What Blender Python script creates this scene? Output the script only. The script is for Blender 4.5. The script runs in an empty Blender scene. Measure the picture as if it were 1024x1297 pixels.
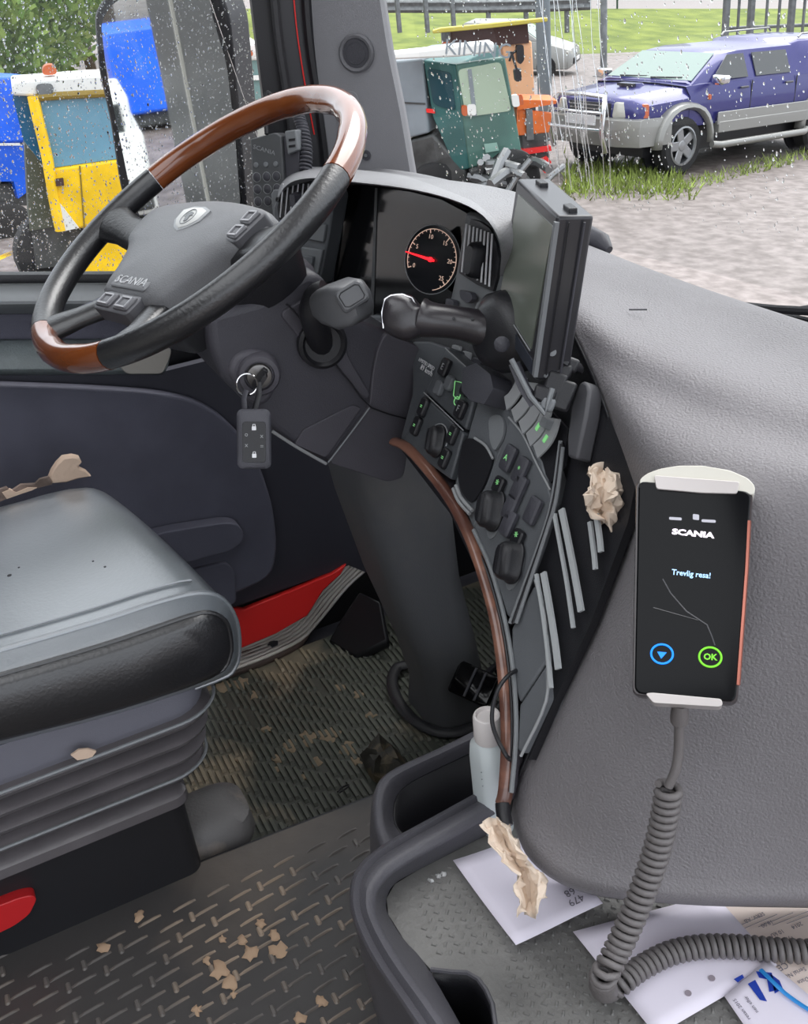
import bpy, math, random
import numpy as np
from mathutils import Vector, Matrix
random.seed(7)
S = bpy.context.scene
COL = S.collection
# ---------------- camera ----------------
FPX, CX, CY = 1300.0, 512.0, 648.5
PIT = math.atan(750/1300.0); YAW = math.radians(66.8); ROLL = math.atan(251/(FPX/math.tan(PIT)))
FW = Vector((-math.sin(YAW)*math.cos(PIT), math.cos(YAW)*math.cos(PIT), -math.sin(PIT)))
R0 = FW.cross(Vector((0, 0, 1))).normalized(); U0 = R0.cross(FW)
RT = math.cos(ROLL)*R0 - math.sin(ROLL)*U0
UP = math.sin(ROLL)*R0 + math.cos(ROLL)*U0
CAM = Vector((0, 0, 1.35))
cd = bpy.data.cameras.new('camera'); cam = bpy.data.objects.new('camera', cd); COL.objects.link(cam)
cam.matrix_world = Matrix(((RT.x, UP.x, -FW.x, CAM.x), (RT.y, UP.y, -FW.y, CAM.y), (RT.z, UP.z, -FW.z, CAM.z), (0, 0, 0, 1)))
cd.sensor_fit = 'HORIZONTAL'; cd.sensor_width = 36; cd.lens = FPX*36/1024.0; cd.clip_start = 0.02; cd.clip_end = 400
S.camera = cam
# ---------------- light ----------------
w = bpy.data.worlds.new('overcast_sky'); S.world = w; w.use_nodes = True
nt = w.node_tree; bg = nt.nodes['Background']
tc = nt.nodes.new('ShaderNodeTexCoord'); sx = nt.nodes.new('ShaderNodeSeparateXYZ'); rp = nt.nodes.new('ShaderNodeValToRGB')
nt.links.new(tc.outputs['Generated'], sx.inputs[0]); nt.links.new(sx.outputs['Z'], rp.inputs[0]); nt.links.new(rp.outputs[0], bg.inputs[0])
rp.color_ramp.elements[0].color = (0.62, 0.66, 0.72, 1); rp.color_ramp.elements[1].color = (0.95, 0.97, 1.0, 1)
bg.inputs[1].default_value = 1.0
sl = bpy.data.lights.new('sun', 'SUN'); so = bpy.data.objects.new('sun', sl); COL.objects.link(so)
sl.energy = 1.3; sl.angle = math.radians(50); sl.color = (1, .98, .95)
so.rotation_euler = Vector((.35, -.7, -.9)).to_track_quat('-Z', 'Y').to_euler()
S.view_settings.view_transform = 'Standard'; S.view_settings.look = 'None'; S.view_settings.gamma = 1
S.view_settings.use_curve_mapping = False; S.view_settings.exposure = 1.4

# ---------------- helpers ----------------
def V(*a): return Vector(a)
def ray(x, y): return FW + RT*((x-CX)/FPX) - UP*((y-CY)/FPX)
def Q(x, y, a, v):
    """point seen at picture position x,y on the plane a = v (or at depth v)"""
    d = ray(x, y)
    if a == 't': return CAM + d*v
    i = 'xyz'.index(a); return CAM + d*((v-CAM[i])/d[i])
def QP(x, y, pl):
    p0, n = pl; d = ray(x, y); return CAM + d*(((p0-CAM).dot(n))/d.dot(n))
def plane(p0, n): return (Vector(p0), Vector(n).normalized())
def frame(o, z, x=None):
    z = Vector(z).normalized()
    x = Vector(x) if x is not None else (V(1, 0, 0) if abs(z.x) < .8 else V(0, 1, 0))
    x = (x - z*x.dot(z)).normalized(); y = z.cross(x)
    return Matrix(((x.x, y.x, z.x, o[0]), (x.y, y.y, z.y, o[1]), (x.z, y.z, z.z, o[2]), (0, 0, 0, 1)))
def lin(c): return tuple((v/255/12.92 if v/255 <= .04045 else ((v/255+.055)/1.055)**2.4) for v in c)
MATS = {}
ALB = [1.0]   # darkens all wet yard colours, offsetting the exposure raised for the cab
def mat(name, c, rough=.5, metal=0, bump=None, var=None, spec=.5, coat=0, emit=0, alpha=1, trans=0, stretch=None, c2=None, ramp=(.4, .6)):
    """c in sRGB 0..255. bump=(scale,strength) var=(scale,amount) or with c2 a second colour mixed by noise"""
    if name in MATS: return MATS[name]
    m = bpy.data.materials.new(name); m.use_nodes = True; n = m.node_tree; b = n.nodes['Principled BSDF']
    c = tuple(v*ALB[0] for v in c); c2 = tuple(v*ALB[0] for v in c2) if c2 else None
    col = lin(c)+(1,)
    b.inputs['Base Color'].default_value = col; b.inputs['Roughness'].default_value = rough; b.inputs['Metallic'].default_value = metal
    b.inputs['Specular IOR Level'].default_value = spec; b.inputs['Coat Weight'].default_value = coat; b.inputs['Coat Roughness'].default_value = .05
    b.inputs['Transmission Weight'].default_value = trans
    if emit: b.inputs['Emission Color'].default_value = col; b.inputs['Emission Strength'].default_value = emit
    t = n.nodes.new('ShaderNodeTexCoord'); src = t.outputs['Object']
    if stretch:
        mp = n.nodes.new('ShaderNodeMapping'); mp.inputs['Scale'].default_value = stretch; n.links.new(src, mp.inputs[0]); src = mp.outputs[0]
    if var:
        nz = n.nodes.new('ShaderNodeTexNoise'); nz.inputs['Scale'].default_value = var[0]; nz.inputs['Detail'].default_value = 6; n.links.new(src, nz.inputs[0])
        r = n.nodes.new('ShaderNodeValToRGB'); n.links.new(nz.outputs[0], r.inputs[0]); n.links.new(r.outputs[0], b.inputs['Base Color'])
        if c2: r.color_ramp.elements[0].color = col; r.color_ramp.elements[1].color = lin(c2)+(1,)
        else:
            a = var[1]; r.color_ramp.elements[0].color = tuple(v*(1-a) for v in col[:3])+(1,); r.color_ramp.elements[1].color = tuple(min(1, v*(1+a)) for v in col[:3])+(1,)
        r.color_ramp.elements[0].position, r.color_ramp.elements[1].position = ramp
    if bump:
        nb = n.nodes.new('ShaderNodeTexNoise'); nb.inputs['Scale'].default_value = bump[0]; nb.inputs['Detail'].default_value = 3; n.links.new(src, nb.inputs[0])
        bp = n.nodes.new('ShaderNodeBump'); bp.inputs['Strength'].default_value = bump[1]; bp.inputs['Distance'].default_value = .002
        n.links.new(nb.outputs[0], bp.inputs['Height']); n.links.new(bp.outputs[0], b.inputs['Normal'])
    MATS[name] = m; return m

class MB:
    def __init__(s): s.v = []; s.f = []
    def add(s, vs, fs):
        k = len(s.v); s.v += [Vector(v) for v in vs]; s.f += [tuple(i+k for i in f) for f in fs]; return s
    def box(s, c, sz, M=None, taper=1.0):
        a, b, h = sz[0]/2, sz[1]/2, sz[2]/2; vs = []
        for k, q in ((-1, 1), (1, taper)):
            vs += [V(c[0]-a*q, c[1]-b*q, c[2]+k*h), V(c[0]+a*q, c[1]-b*q, c[2]+k*h), V(c[0]+a*q, c[1]+b*q, c[2]+k*h), V(c[0]-a*q, c[1]+b*q, c[2]+k*h)]
        if M: vs = [M @ v for v in vs]
        return s.add(vs, [(3, 2, 1, 0), (4, 5, 6, 7), (0, 1, 5, 4), (1, 2, 6, 5), (2, 3, 7, 6), (3, 0, 4, 7)])
    def rings(s, rs, closed=True, cap=True, loop=False):
        n = len(rs[0]); vs = [v for r in rs for v in r]; fs = []
        m = len(rs)
        for i in range(m if loop else m-1):
            for j in range(n if closed else n-1):
                a, b = i*n+j, i*n+(j+1) % n; c, d = ((i+1) % m)*n+(j+1) % n, ((i+1) % m)*n+j
                fs.append((a, b, c, d))
        if cap and not loop: fs += [tuple(range(n-1, -1, -1)), tuple((m-1)*n+j for j in range(n))]
        return s.add(vs, fs)
    def tube(s, pts, r, n=10, cap=True, loop=False, flat=None):
        pts = [Vector(p) for p in pts]; rs = []; m = len(pts)
        prev = None
        for i, p in enumerate(pts):
            if loop: t = pts[(i+1) % m]-pts[i-1]
            else: t = pts[min(i+1, m-1)]-pts[max(i-1, 0)]
            t.normalize()
            if prev is None:
                a = V(0, 0, 1) if abs(t.z) < .9 else V(1, 0, 0)
                u = t.cross(a).normalized()
            else:
                u = (prev - t*prev.dot(t)).normalized()
            prev = u; w_ = t.cross(u); rr = r[i] if isinstance(r, (list, tuple)) else r
            fl = flat or 1
            rs.append([p + u*(rr*math.cos(2*math.pi*k/n)) + w_*(rr*fl*math.sin(2*math.pi*k/n)) for k in range(n)])
        return s.rings(rs, cap=cap, loop=loop)
    def lathe(s, prof, M, n=24, cap=True):
        rs = [[M @ V(r*math.cos(2*math.pi*k/n), r*math.sin(2*math.pi*k/n), z) for k in range(n)] for r, z in prof]
        return s.rings(rs, cap=cap)
    def rrects(s, secs, M=None, n=5, cap=True):
        """stack of rounded rectangles (cx,cy,z,hx,hy,r)"""
        rs = []
        for cx, cy, z, hx, hy, r in secs:
            ring = []
            for q, (a, b) in enumerate(((1, 1), (-1, 1), (-1, -1), (1, -1))):
                for k in range(n+1):
                    t = math.pi/2*(q + k/n); ring.append(V(cx+a*(hx-r)+r*math.cos(t), cy+b*(hy-r)+r*math.sin(t), z))
            rs.append([M @ v for v in ring] if M else ring)
        return s.rings(rs, cap=cap)
    def prism(s, poly, n, th, inset=0.0):
        """polygon extruded by th against n; inset shrinks the front a little for a bevelled look"""
        n = Vector(n).normalized(); c = sum(poly, Vector())/len(poly); k = len(poly)
        if inset:
            fr = [p + (c-p).normalized()*inset for p in poly]; mid = [p - n*inset for p in poly]; bk = [p - n*th for p in poly]
            return s.rings([bk, mid, fr])
        return s.rings([[p - n*th for p in poly], list(poly)])
    def patch(s, rows, ku=4, kv=4):
        g = [crom(r, ku) for r in rows]; cols = [crom([g[i][j] for i in range(len(g))], kv) for j in range(len(g[0]))]
        rs = [[cols[j][i] for j in range(len(cols))] for i in range(len(cols[0]))]
        return s.rings(rs, closed=False, cap=False)
    def build(s, name, m, parent=None, bevel=0, smooth=40, solid=0, sub=0, seg=2, flip=False):
        me = bpy.data.meshes.new(name)
        vs = s.v
        if parent is not None and parent.name in ORG:
            Mi = ORG[parent.name].inverted(); vs = [Mi @ v for v in vs]
            off = None
        else:
            c = sum(vs, Vector())/max(1, len(vs)); zmin = min(v.z for v in vs); off = V(c.x, c.y, zmin); vs = [v-off for v in vs]
        me.from_pydata([tuple(v) for v in vs], [], s.f); me.validate()
        import bmesh
        bm = bmesh.new(); bm.from_mesh(me); bmesh.ops.recalc_face_normals(bm, faces=bm.faces); bm.to_mesh(me); bm.free()
        if flip: me.flip_normals()
        if smooth:
            me.polygons.foreach_set('use_smooth', [True]*len(me.polygons)); me.set_sharp_from_angle(angle=math.radians(smooth))
        me.materials.append(m)
        o = bpy.data.objects.new(name, me); COL.objects.link(o)
        if off is not None: o.location = off; ORG[o.name] = Matrix.Translation(off)
        if parent is not None: o.parent = parent; ORG[o.name] = ORG[parent.name].copy()
        if solid: d = o.modifiers.new('solid', 'SOLIDIFY'); d.thickness = solid; d.offset = -1
        if sub: d = o.modifiers.new('sub', 'SUBSURF'); d.levels = sub; d.render_levels = sub
        if bevel: d = o.modifiers.new('bevel', 'BEVEL'); d.width = bevel; d.segments = seg; d.limit_method = 'ANGLE'; d.angle_limit = math.radians(35)
        return o
ORG = {}
def crom(p, k):
    if k <= 1 or len(p) < 2: return list(p)
    p = [Vector(q) for q in p]; out = []
    for i in range(len(p)-1):
        a = p[i-1] if i else p[0]*2-p[1]; b, c = p[i], p[i+1]; d = p[i+2] if i+2 < len(p) else p[-1]*2-p[-2]
        for j in range(k):
            t = j/k; out.append(.5*((2*b)+(c-a)*t+(2*a-5*b+4*c-d)*t*t+(3*b-a-3*c+d)*t**3))
    out.append(p[-1]); return out
def crl(p, k):
    p = [Vector(q) for q in p]; n = len(p); out = []
    for i in range(n):
        a, b, c, d = p[i-1], p[i], p[(i+1) % n], p[(i+2) % n]
        for j in range(k):
            t = j/k; out.append(.5*((2*b)+(c-a)*t+(2*a-5*b+4*c-d)*t*t+(3*b-a-3*c+d)*t**3))
    return out
def rpoly(pts, r, n=3):
    """round the corners of a 3d polygon"""
    out = []; m = len(pts)
    for i in range(m):
        p = pts[i]; a = pts[i-1]-p; b = pts[(i+1) % m]-p; ra = min(r, a.length*.45); rb = min(r, b.length*.45)
        A = p+a.normalized()*ra; B = p+b.normalized()*rb
        for k in range(n+1):
            t = k/n; out.append(A*(1-t)**2+p*2*t*(1-t)+B*t*t)
    return out
def thing(name, label, cat, loc=(0, 0, 0), group=None, M=None):
    o = bpy.data.objects.new(name, None); COL.objects.link(o); o.empty_display_size = .05
    mm = M if M is not None else Matrix.Translation(Vector(loc)); o.matrix_world = mm; ORG[o.name] = mm.copy()
    return tag(o, label, cat, group)
def tag(o, label=None, cat=None, group=None, kind=None):
    if label: o['label'] = label
    if cat: o['category'] = cat
    if group: o['group'] = group
    if kind: o['kind'] = kind
    return o
def struct(o): o['kind'] = 'structure'; return o
def dup(o, M, label=None):
    """copy a thing with its parts; M is a world matrix change"""
    r = o.copy(); COL.objects.link(r); r.matrix_world = M @ ORG[o.name]; ORG[r.name] = r.matrix_world.copy()
    if label: r['label'] = label
    for c in list(o.children):
        k = c.copy(); COL.objects.link(k); k.parent = r
        for g in list(c.children):
            h = g.copy(); COL.objects.link(h); h.parent = k
    return r
def text(s_, M, size, m, parent, depth=.0004, align='CENTER', name='lettering', sx=1.0, bold=0):
    cu = bpy.data.curves.new('t', 'FONT'); cu.body = s_; cu.size = size; cu.align_x = align; cu.align_y = 'CENTER'; cu.extrude = depth; cu.offset = bold; cu.resolution_u = 2
    o = bpy.data.objects.new('t', cu); COL.objects.link(o); dg = bpy.context.evaluated_depsgraph_get()
    me = bpy.data.meshes.new_from_object(o.evaluated_get(dg)); bpy.data.objects.remove(o)
    A = M @ Matrix.Diagonal((sx, 1, 1, 1))
    if parent is not None: A = ORG[parent.name].inverted() @ A
    me.transform(A); me.materials.clear(); me.materials.append(m)
    t = bpy.data.objects.new(name, me); COL.objects.link(t)
    if parent is not None: t.parent = parent; ORG[t.name] = ORG[parent.name].copy()
    return t
def slab(name, px, pl, th, m, parent=None, bevel=0, r=0, lift=0, inset=0, **k):
    """outline taken on a real plane pl, extruded back by th"""
    p = [QP(x, y, pl) for x, y in px]
    if r: p = rpoly(p, r)
    n = pl[1] if (CAM-p[0]).dot(pl[1]) > 0 else -pl[1]
    if lift: p = [q+n*lift for q in p]
    return MB().prism(p, n, th, inset).build(name, m, parent, bevel=bevel, **k)
def nrm(pl, p): return pl[1] if (CAM-p).dot(pl[1]) > 0 else -pl[1]
def ptube(name, px, pl, r, m, parent=None, k=4, lift=0, n=8, loop=False, flat=None):
    p = [QP(x, y, pl) for x, y in px]; nn = nrm(pl, p[0]); p = [q+nn*lift for q in p]
    p = crl(p, k) if loop else crom(p, k)
    return MB().tube(p, r, n=n, loop=loop, flat=flat).build(name, m, parent)
def band(name, px, pl, hw, m, parent=None, lift=0, th=.002, k=4):
    p = [QP(x, y, pl) for x, y in px]; n = nrm(pl, p[0]); p = [q+n*lift for q in crom(p, k)]; L, R = [], []
    for i in range(len(p)):
        t = (p[min(i+1, len(p)-1)]-p[max(i-1, 0)]).normalized(); s_ = t.cross(n); L.append(p[i]+s_*hw); R.append(p[i]-s_*hw)
    return MB().rings([[a, c, c-n*th, a-n*th] for a, c in zip(L, R)]).build(name, m, parent)
def pframe(x, y, pl, upx=None):
    """frame on plane pl at the point seen at x,y; local y points towards world up"""
    o = QP(x, y, pl); z = nrm(pl, o)
    u = V(0, 0, 1) if abs(z.z) < .9 else V(0, 1, 0)
    if upx: u = QP(upx[0], upx[1], pl)-o
    yv = (u - z*u.dot(z)).normalized(); xv = yv.cross(z)
    return Matrix(((xv.x, yv.x, z.x, o.x), (xv.y, yv.y, z.y, o.y), (xv.z, yv.z, z.z, o.z), (0, 0, 0, 1)))

# ---------------- shared materials ----------------
M_plas = mat('dash_plastic', (104, 104, 112), .55, bump=(900, .35), var=(6, .12))
M_pad = mat('dash_soft_grey', (122, 119, 122), .52, bump=(420, .7), var=(5, .08))
M_dark = mat('dark_plastic', (68, 68, 75), .5, bump=(900, .3), var=(9, .15))
M_black = mat('black_plastic', (30, 30, 34), .4, bump=(800, .2))
M_gloss = mat('gloss_black', (12, 12, 14), .1, spec=.35)
M_rub = mat('black_rubber', (52, 52, 55), .5, bump=(300, .3))
M_grey = mat('mid_grey_plastic', (120, 123, 126), .5, bump=(900, .2))
M_light = mat('light_grey_plastic', (150, 152, 154), .45)
M_alu = mat('aluminium', (225, 220, 214), .5, metal=.3)
M_chrome = mat('chrome', (215, 215, 218), .12, metal=1)
M_leather = mat('black_leather', (27, 27, 30), .34, bump=(260, .22), spec=.9)
M_red = mat('red_paint', (236, 48, 46), .3, spec=.5)
M_white = mat('white_print', (225, 225, 228), .5)
M_paper = mat('white_paper', (232, 226, 240), .7)
M_tissue = mat('tissue_paper', (226, 208, 190), .8, bump=(60, .5))
ALB[0] = .76
# ---------------- outside: ground ----------------
GS = 0.0878
GP = plane((-11.096, 9.152, -1.938), (0, GS, 1))
def G(x, y): return QP(x, y, GP)
def gz(x, y): return -1.938 - GS*(y-9.152)
M_gravel = mat('wet_gravel', (128, 116, 111), .6, bump=(40, 1.0), var=(7, .25), c2=(178, 166, 162), ramp=(.35, .68))
M_grass = mat('grass', (104, 126, 36), .9, bump=(30, 1), var=(1.2, .3), c2=(160, 176, 66), ramp=(.3, .7))
b = MB()
xs = np.linspace(-60, 26, 30); ys = np.linspace(-70, 45, 40)
b.rings([[V(x, y, gz(x, y)) for y in ys] for x in xs], closed=False, cap=False)
struct(b.build('floor_gravel_yard', M_gravel))
def gt(x, y): return min(38, (G(x, y)-CAM).dot(FW)) if ray(x, y).dot(GP[1]) < 0 else 38
bt = [(x, y, gt(x, y)) for x, y in ((200, 78), (300, 76), (490, 73), (640, 70), (720, 69), (800, 66), (900, 62), (1060, 56), (1250, 50))]
def bankrow(fy, ft): return [Q(x, y*(1-fy)+fy*11, 't', t*ft) for x, y, t in bt]
struct(MB().patch([bankrow(-.06, .97), bankrow(0, 1), bankrow(.3, 1.09), bankrow(.7, 1.2), bankrow(1, 1.3)], 3, 3).build('floor_grass_bank', M_grass))
struct(MB().patch([bankrow(.97, 1.29), bankrow(1.2, 1.7), bankrow(1.6, 2.3)], 2, 2).build('floor_road', mat('road_asphalt', (158, 148, 146), .6, bump=(20, .4))))
struct(MB().patch([bankrow(1.55, 2.2), bankrow(2.2, 2.4), bankrow(4.5, 2.6)], 2, 2).build('floor_far_slope', mat('far_green', (100, 112, 64), .9, var=(.5, .3), c2=(150, 150, 112))))
# tufts of grass growing in the gravel: blades
b = MB(); rg = random.Random(3)
for k in range(1900):
    u = rg.random()
    if k < 1500: px, py = 715+150*rg.random(), 212+34*rg.random()-(20*rg.random() if rg.random() < .3 else 0)
    else: px, py = 860+170*u, 232-45*u+14*rg.random()
    if k % 9 == 0: px, py = 712+rg.random()*170, 236+18*rg.random()
    p = G(px, py); h = .05+.13*rg.random()*(1 if k < 1500 else .5); a = rg.random()*6.28; d = V(math.cos(a), math.sin(a), 0); l = V(rg.gauss(0, .05), rg.gauss(0, .05), h)
    b.add([p-d*.012, p+d*.012, p+l], [(0, 1, 2)])
tag(b.build('grass_tufts', mat('tuft_green', (178, 200, 96), .8, var=(4, .3)), smooth=0), 'green grass tufts growing in the gravel beside the blue pickup', 'grass', kind='stuff')

# ---------------- guardrail, posts, fence ----------------
M_galv = mat('galvanised_steel', (150, 154, 156), .5, metal=.5, var=(8, .15))
t = thing('guardrail', 'grey steel crash barrier along the road above the grass bank', 'guardrail', Q(600, 20, 't', 31))
gp = [Q(x, y, 't', tt) for x, y, tt in ((440, 10, 31), (490, 8, 31), (600, 8, 30.5), (700, 6, 30.3), (748, 4, 30.2))]
for dz in (-.13, 0, .13): pass
b = MB(); b.rings([[p+V(.0, 0, z)+V(.03*q, 0, 0) for z, q in ((-.17, 0), (-.1, 2), (-.03, 0), (.03, 0), (.1, 2), (.17, 0))] for p in crom(gp, 3)], closed=False, cap=False); b.build('rail', M_galv, t, solid=.02)
for x in (505, 541, 575, 620, 668, 720):
    p = Q(x, 6.5, 't', 30.4); MB().box((p.x-.08, p.y, p.z-.3), (.1, .12, .9)).build('post', M_galv, t, bevel=.008)
def post(name, label, cat, px, py, w, h, m, top=None):
    p = G(px, py); t = thing(name, label, cat, p)
    MB().lathe([(w*1.6, 0), (w*1.6, .03), (w, .04), (w, h), (w*.8, h+.03)], Matrix.Translation(p-V(0, 0, .02)), 16).build('shaft', m, t)
    MB().box((p.x, p.y, p.z+.015), (w*4.5, w*4.5, .03)).build('base_plate', m, t); return t
post('lamp_post', 'thick grey steel lamp post between the beige hut and the silver car', 'post', 692, 175, .115, 7.5, mat('post_blue_grey', (142, 152, 158), .6))
post('bollard_post', 'thin pale grey post standing alone before the grass bank', 'post', 765, 97, .085, 1.75, M_galv)
post('signpost', 'thin dark green pole on the grass bank at the top edge', 'post', 782, 40, .04, 2.0, mat('pole_green', (60, 90, 70), .6))
t = thing('picket_fence', 'grey steel picket fence on the grass behind the pickup canopy', 'fence', Q(925, 40, 't', 22))
for i in range(12):
    x = 918+i*15.5+(i > 2)*4; big = i in (0, 2, 5, 9)
    p = Q(x, 60, 't', 21.5-i*.06); wdt = .11 if big else .045
    MB().box((p.x, p.y, p.z+.9), (wdt, wdt, 2.4)).build('picket', M_galv, t, bevel=.006)
a, c = Q(918, 36, 't', 21.6), Q(1110, 28, 't', 20.9)
MB().tube([a, c], .035).build('fence_rail', M_galv, t)

# ---------------- blue pickup ----------------
A = Q(853, 221, 't', 13.6); B = Q(1026, 191, 't', 15.1)
fx = (A-B).normalized(); side = V(0, 0, 1).cross(fx).normalized(); upv = fx.cross(side)
o = A - side*.76
PM = Matrix(((fx.x, side.x, upv.x, o.x), (fx.y, side.y, upv.y, o.y), (fx.z, side.z, upv.z, o.z), (0, 0, 0, 1)))
M_blue = mat('pickup_blue', (38, 38, 138), .3, metal=.2, spec=.5, coat=.5)
M_sil = mat('silver_paint', (190, 190, 186), .35, metal=.4)
M_tyre = mat('tyre', (38, 38, 40), .8, bump=(60, .5)); M_rim = mat('alloy_rim', (200, 202, 205), .3, metal=.7)
M_wsc = mat('car_glass_pale', (176, 200, 190), .08, spec=.6); M_wdk = mat('car_glass_dark', (52, 58, 60), .06, spec=.8)
pk = thing('pickup_truck', 'blue double cab pickup with silver lower body, bull bar and canopy', 'pickup', M=PM)
CABP = ('cab', 'windscreen', 'side_window', 'wing_mirror', 'wiper', 'roof_rail', 'door_handle')
def mk(f, name, m, par=pk, **k):
    b = MB(); f(b)
    if par is pk: b.v = [V(v.x+(.45 if name in CABP or (name in ('body', 'door_gap') and v.x < -.5) else 0), v.y, v.z if v.z < .8 else .8+(v.z-.8)*.74) for v in b.v]
    b.v = [PM @ v for v in b.v]; return b.build(name, m, par, **k)
def body(b):
    def ring(x, w, zb, zm, zt, wt): return [V(x, -w, zb), V(x, -w*1.01, zm), V(x, -w, zm+.5*(zt-zm)), V(x, -wt, zt), V(x, -wt*.4, zt+.03), V(x, wt*.4, zt+.03), V(x, wt, zt), V(x, w, zm+.5*(zt-zm)), V(x, w*1.01, zm), V(x, w, zb)]
    b.rings([ring(.83, .7, .62, .78, .97, .6), ring(.78, .78, .6, .8, 1.02, .66), ring(.6, .83, .6, .82, 1.06, .7), ring(0, .86, .6, .85, 1.13, .74), ring(-.15, .865, .6, .85, 1.155, .76), ring(-.52, .87, .6, .85, 1.17, .78),
             ring(-.75, .88, .6, .85, 1.2, .86), ring(-3.2, .88, .6, .85, 1.2, .86), ring(-4.15, .87, .6, .85, 1.2, .85)])
mk(body, 'body', M_blue)
def green(b):
    def r(x, z, wb, wt): return [V(x, -wb, 1.18), V(x, -wb*.5-wt*.5, (1.18+z)/2), V(x, -wt, z-.04), V(x, -wt+.1, z), V(x, wt-.1, z), V(x, wt, z-.04), V(x, wb*.5+wt*.5, (1.18+z)/2), V(x, wb, 1.18)]
    b.rings([r(-.62, 1.22, .8, .78), r(-1.22, 1.66, .85, .66), r(-1.6, 1.71, .86, .68), r(-2.75, 1.72, .86, .68), r(-2.82, 1.78, .87, .74), r(-4.0, 1.8, .87, .74), r(-4.15, 1.2, .86, .84)])
mk(green, 'cab', M_blue)
mk(lambda b: b.prism([V(-.665, -.74, 1.245), V(-.665, .74, 1.245), V(-1.2, .62, 1.64), V(-1.2, -.62, 1.64)], V(.55, 0, .75), -.012), 'windscreen', M_wsc)
for s in (1, -1):
    f = s
    def sw(b, pts): b.prism([V(x, f*(.872-(z-1.18)*.33), z) for x, z in pts], V(0, f, .3), -.008)
    mk(lambda b: sw(b, [(-.92, 1.24), (-1.65, 1.24), (-1.65, 1.62), (-1.32, 1.62)]), 'side_window', M_wdk)
    mk(lambda b: sw(b, [(-1.82, 1.24), (-2.55, 1.24), (-2.55, 1.62), (-1.82, 1.62)]), 'side_window', M_wdk)
    mk(lambda b: b.box((-1.6, f*.9, .55), (2.0, .1, .14)).box((-1.6, f*.93, .66), (2.05, .02, .16)), 'silver_cladding', M_sil, bevel=.02)
    mk(lambda b: b.tube([V(-.45, f*.98, .36), V(-.6, f*1.0, .34), V(-2.4, f*1.0, .34), V(-2.5, f*.96, .36)], .045), 'step_bar', M_sil)
    for wx in (0, -2.95):
        W = PM @ Matrix.Translation((wx, f*.77, .37)) @ Matrix.Rotation(-math.pi/2*f, 4, 'X')
        def whl(b): b.lathe([(.2, -.12), (.33, -.12), (.36, -.09), (.37, 0), (.36, .09), (.33, .12), (.22, .12)], Matrix.Identity(4), 28)
        b = MB(); b.lathe([(.2, -.12), (.33, -.12), (.37, -.08), (.37, .08), (.33, .12), (.235, .12), (.22, .08)], W, 28, cap=False); ty = b.build('tyre', M_tyre, pk)
        b = MB(); b.lathe([(.24, .1), (.245, .125), (.225, .13), (.215, .1)], W, 28, cap=False); b.build('rim_lip', M_rim, ty)
        b = MB(); b.lathe([(.23, -.1), (.235, .1), (.215, .1), (.2, .03), (.06, .03), (.06, .07), (.0, .08)], W, 28, cap=False); b.build('rim_dish', mat('rim_dark', (70, 72, 76), .5), ty)
        b = MB()
        for k in range(5):
            a = k*2*math.pi/5; Rz = W @ Matrix.Rotation(a, 4, 'Z'); b.box((.15, 0, .085), (.2, .12, .03), Rz)
        b.lathe([(.075, .05), (.07, .105), (.0, .11)], W, 16, cap=False); b.build('spoke_ring', M_rim, ty, bevel=.012)
        arc = [V(wx+.48*math.cos(a), f*.905, .4+.46*math.sin(a)) for a in np.linspace(-.05, math.pi+.05, 14)]
        mk(lambda b: b.rings([[p+V(0, 0, 0)+(p-V(wx, p.y, .4))*-.09, p+V(0, f*.05, 0), p+(p-V(wx, p.y, .4))*.12+V(0, f*.03, 0), p+(p-V(wx, p.y, .4))*.2-V(0, f*.06, 0)] for p in arc], closed=False, cap=False), 'arch_flare', M_sil, solid=.01)
        W2 = PM @ Matrix.Translation((wx, f*.55, .42)) @ Matrix.Rotation(-math.pi/2*f, 4, 'X')
        b = MB(); b.lathe([(.44, 0), (.44, .04), (.0, .041)], W2, 28); b.build('arch_liner', M_black, pk)
    # headlight, indicator, mirror
    mk(lambda b: b.rrects([(0, 0, 0, .16, .12, .04), (0, 0, .05, .17, .125, .04), (0, 0, .07, .13, .1, .03)], frame(V(.76, f*.58, .86), V(.8, f*.5, .1), V(0, 1, 0))), 'headlight', mat('lamp_clear', (228, 226, 215), .12, spec=.8))
    mk(lambda b: b.rrects([(0, 0, 0, .05, .11, .03), (0, 0, .04, .04, .1, .02)], frame(V(.66, f*.78, .86), V(.45, f*.9, .05), V(1, 0, 0))), 'indicator', mat('lamp_orange', (240, 110, 40), .3, spec=.7))
    mk(lambda b: b.rrects([(0, 0, 0, .09, .07, .04), (0, 0, .12, .1, .08, .04), (0, 0, .15, .06, .05, .03)], frame(V(-.95, f*1.03, 1.27), V(1, 0, 0), V(0, 1, 0))), 'wing_mirror', M_chrome)
    mk(lambda b: b.lathe([(.0, .0), (.085, .01), (.085, .03), (.05, .045), (0, .046)], frame(V(.93, f*.5, .58), V(1, f*.15, 0)), 18), 'fog_lamp', M_chrome)
mk(lambda b: b.rrects([(0, 0, 0, .03, .05, .02), (0, 0, .03, .02, .04, .015)], frame(V(-.42, .875, .98), V(0, 1, 0))), 'side_repeater', mat('lamp_orange', (240, 110, 40), .3))
mk(lambda b: b.rings([[V(x, -w, .42), V(x+.02, -w, .6), V(x, -w, .74), V(x-.08, -w, .76), V(x-.1, -w, .42)] for x, w in ((.35, .9), (.8, .86), (.95, .6), (1.0, 0), (.95, -.6), (.8, -.86), (.35, -.9))]), 'front_bumper', M_sil, bevel=.02)
mk(lambda b: b.box((.84, 0, .86), (.04, .72, .2)), 'grille', M_black)
for z in (.8, .86, .92): mk(lambda b: b.box((.87, 0, z), (.03, .66, .018)), 'grille_bar', M_chrome)
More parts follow.
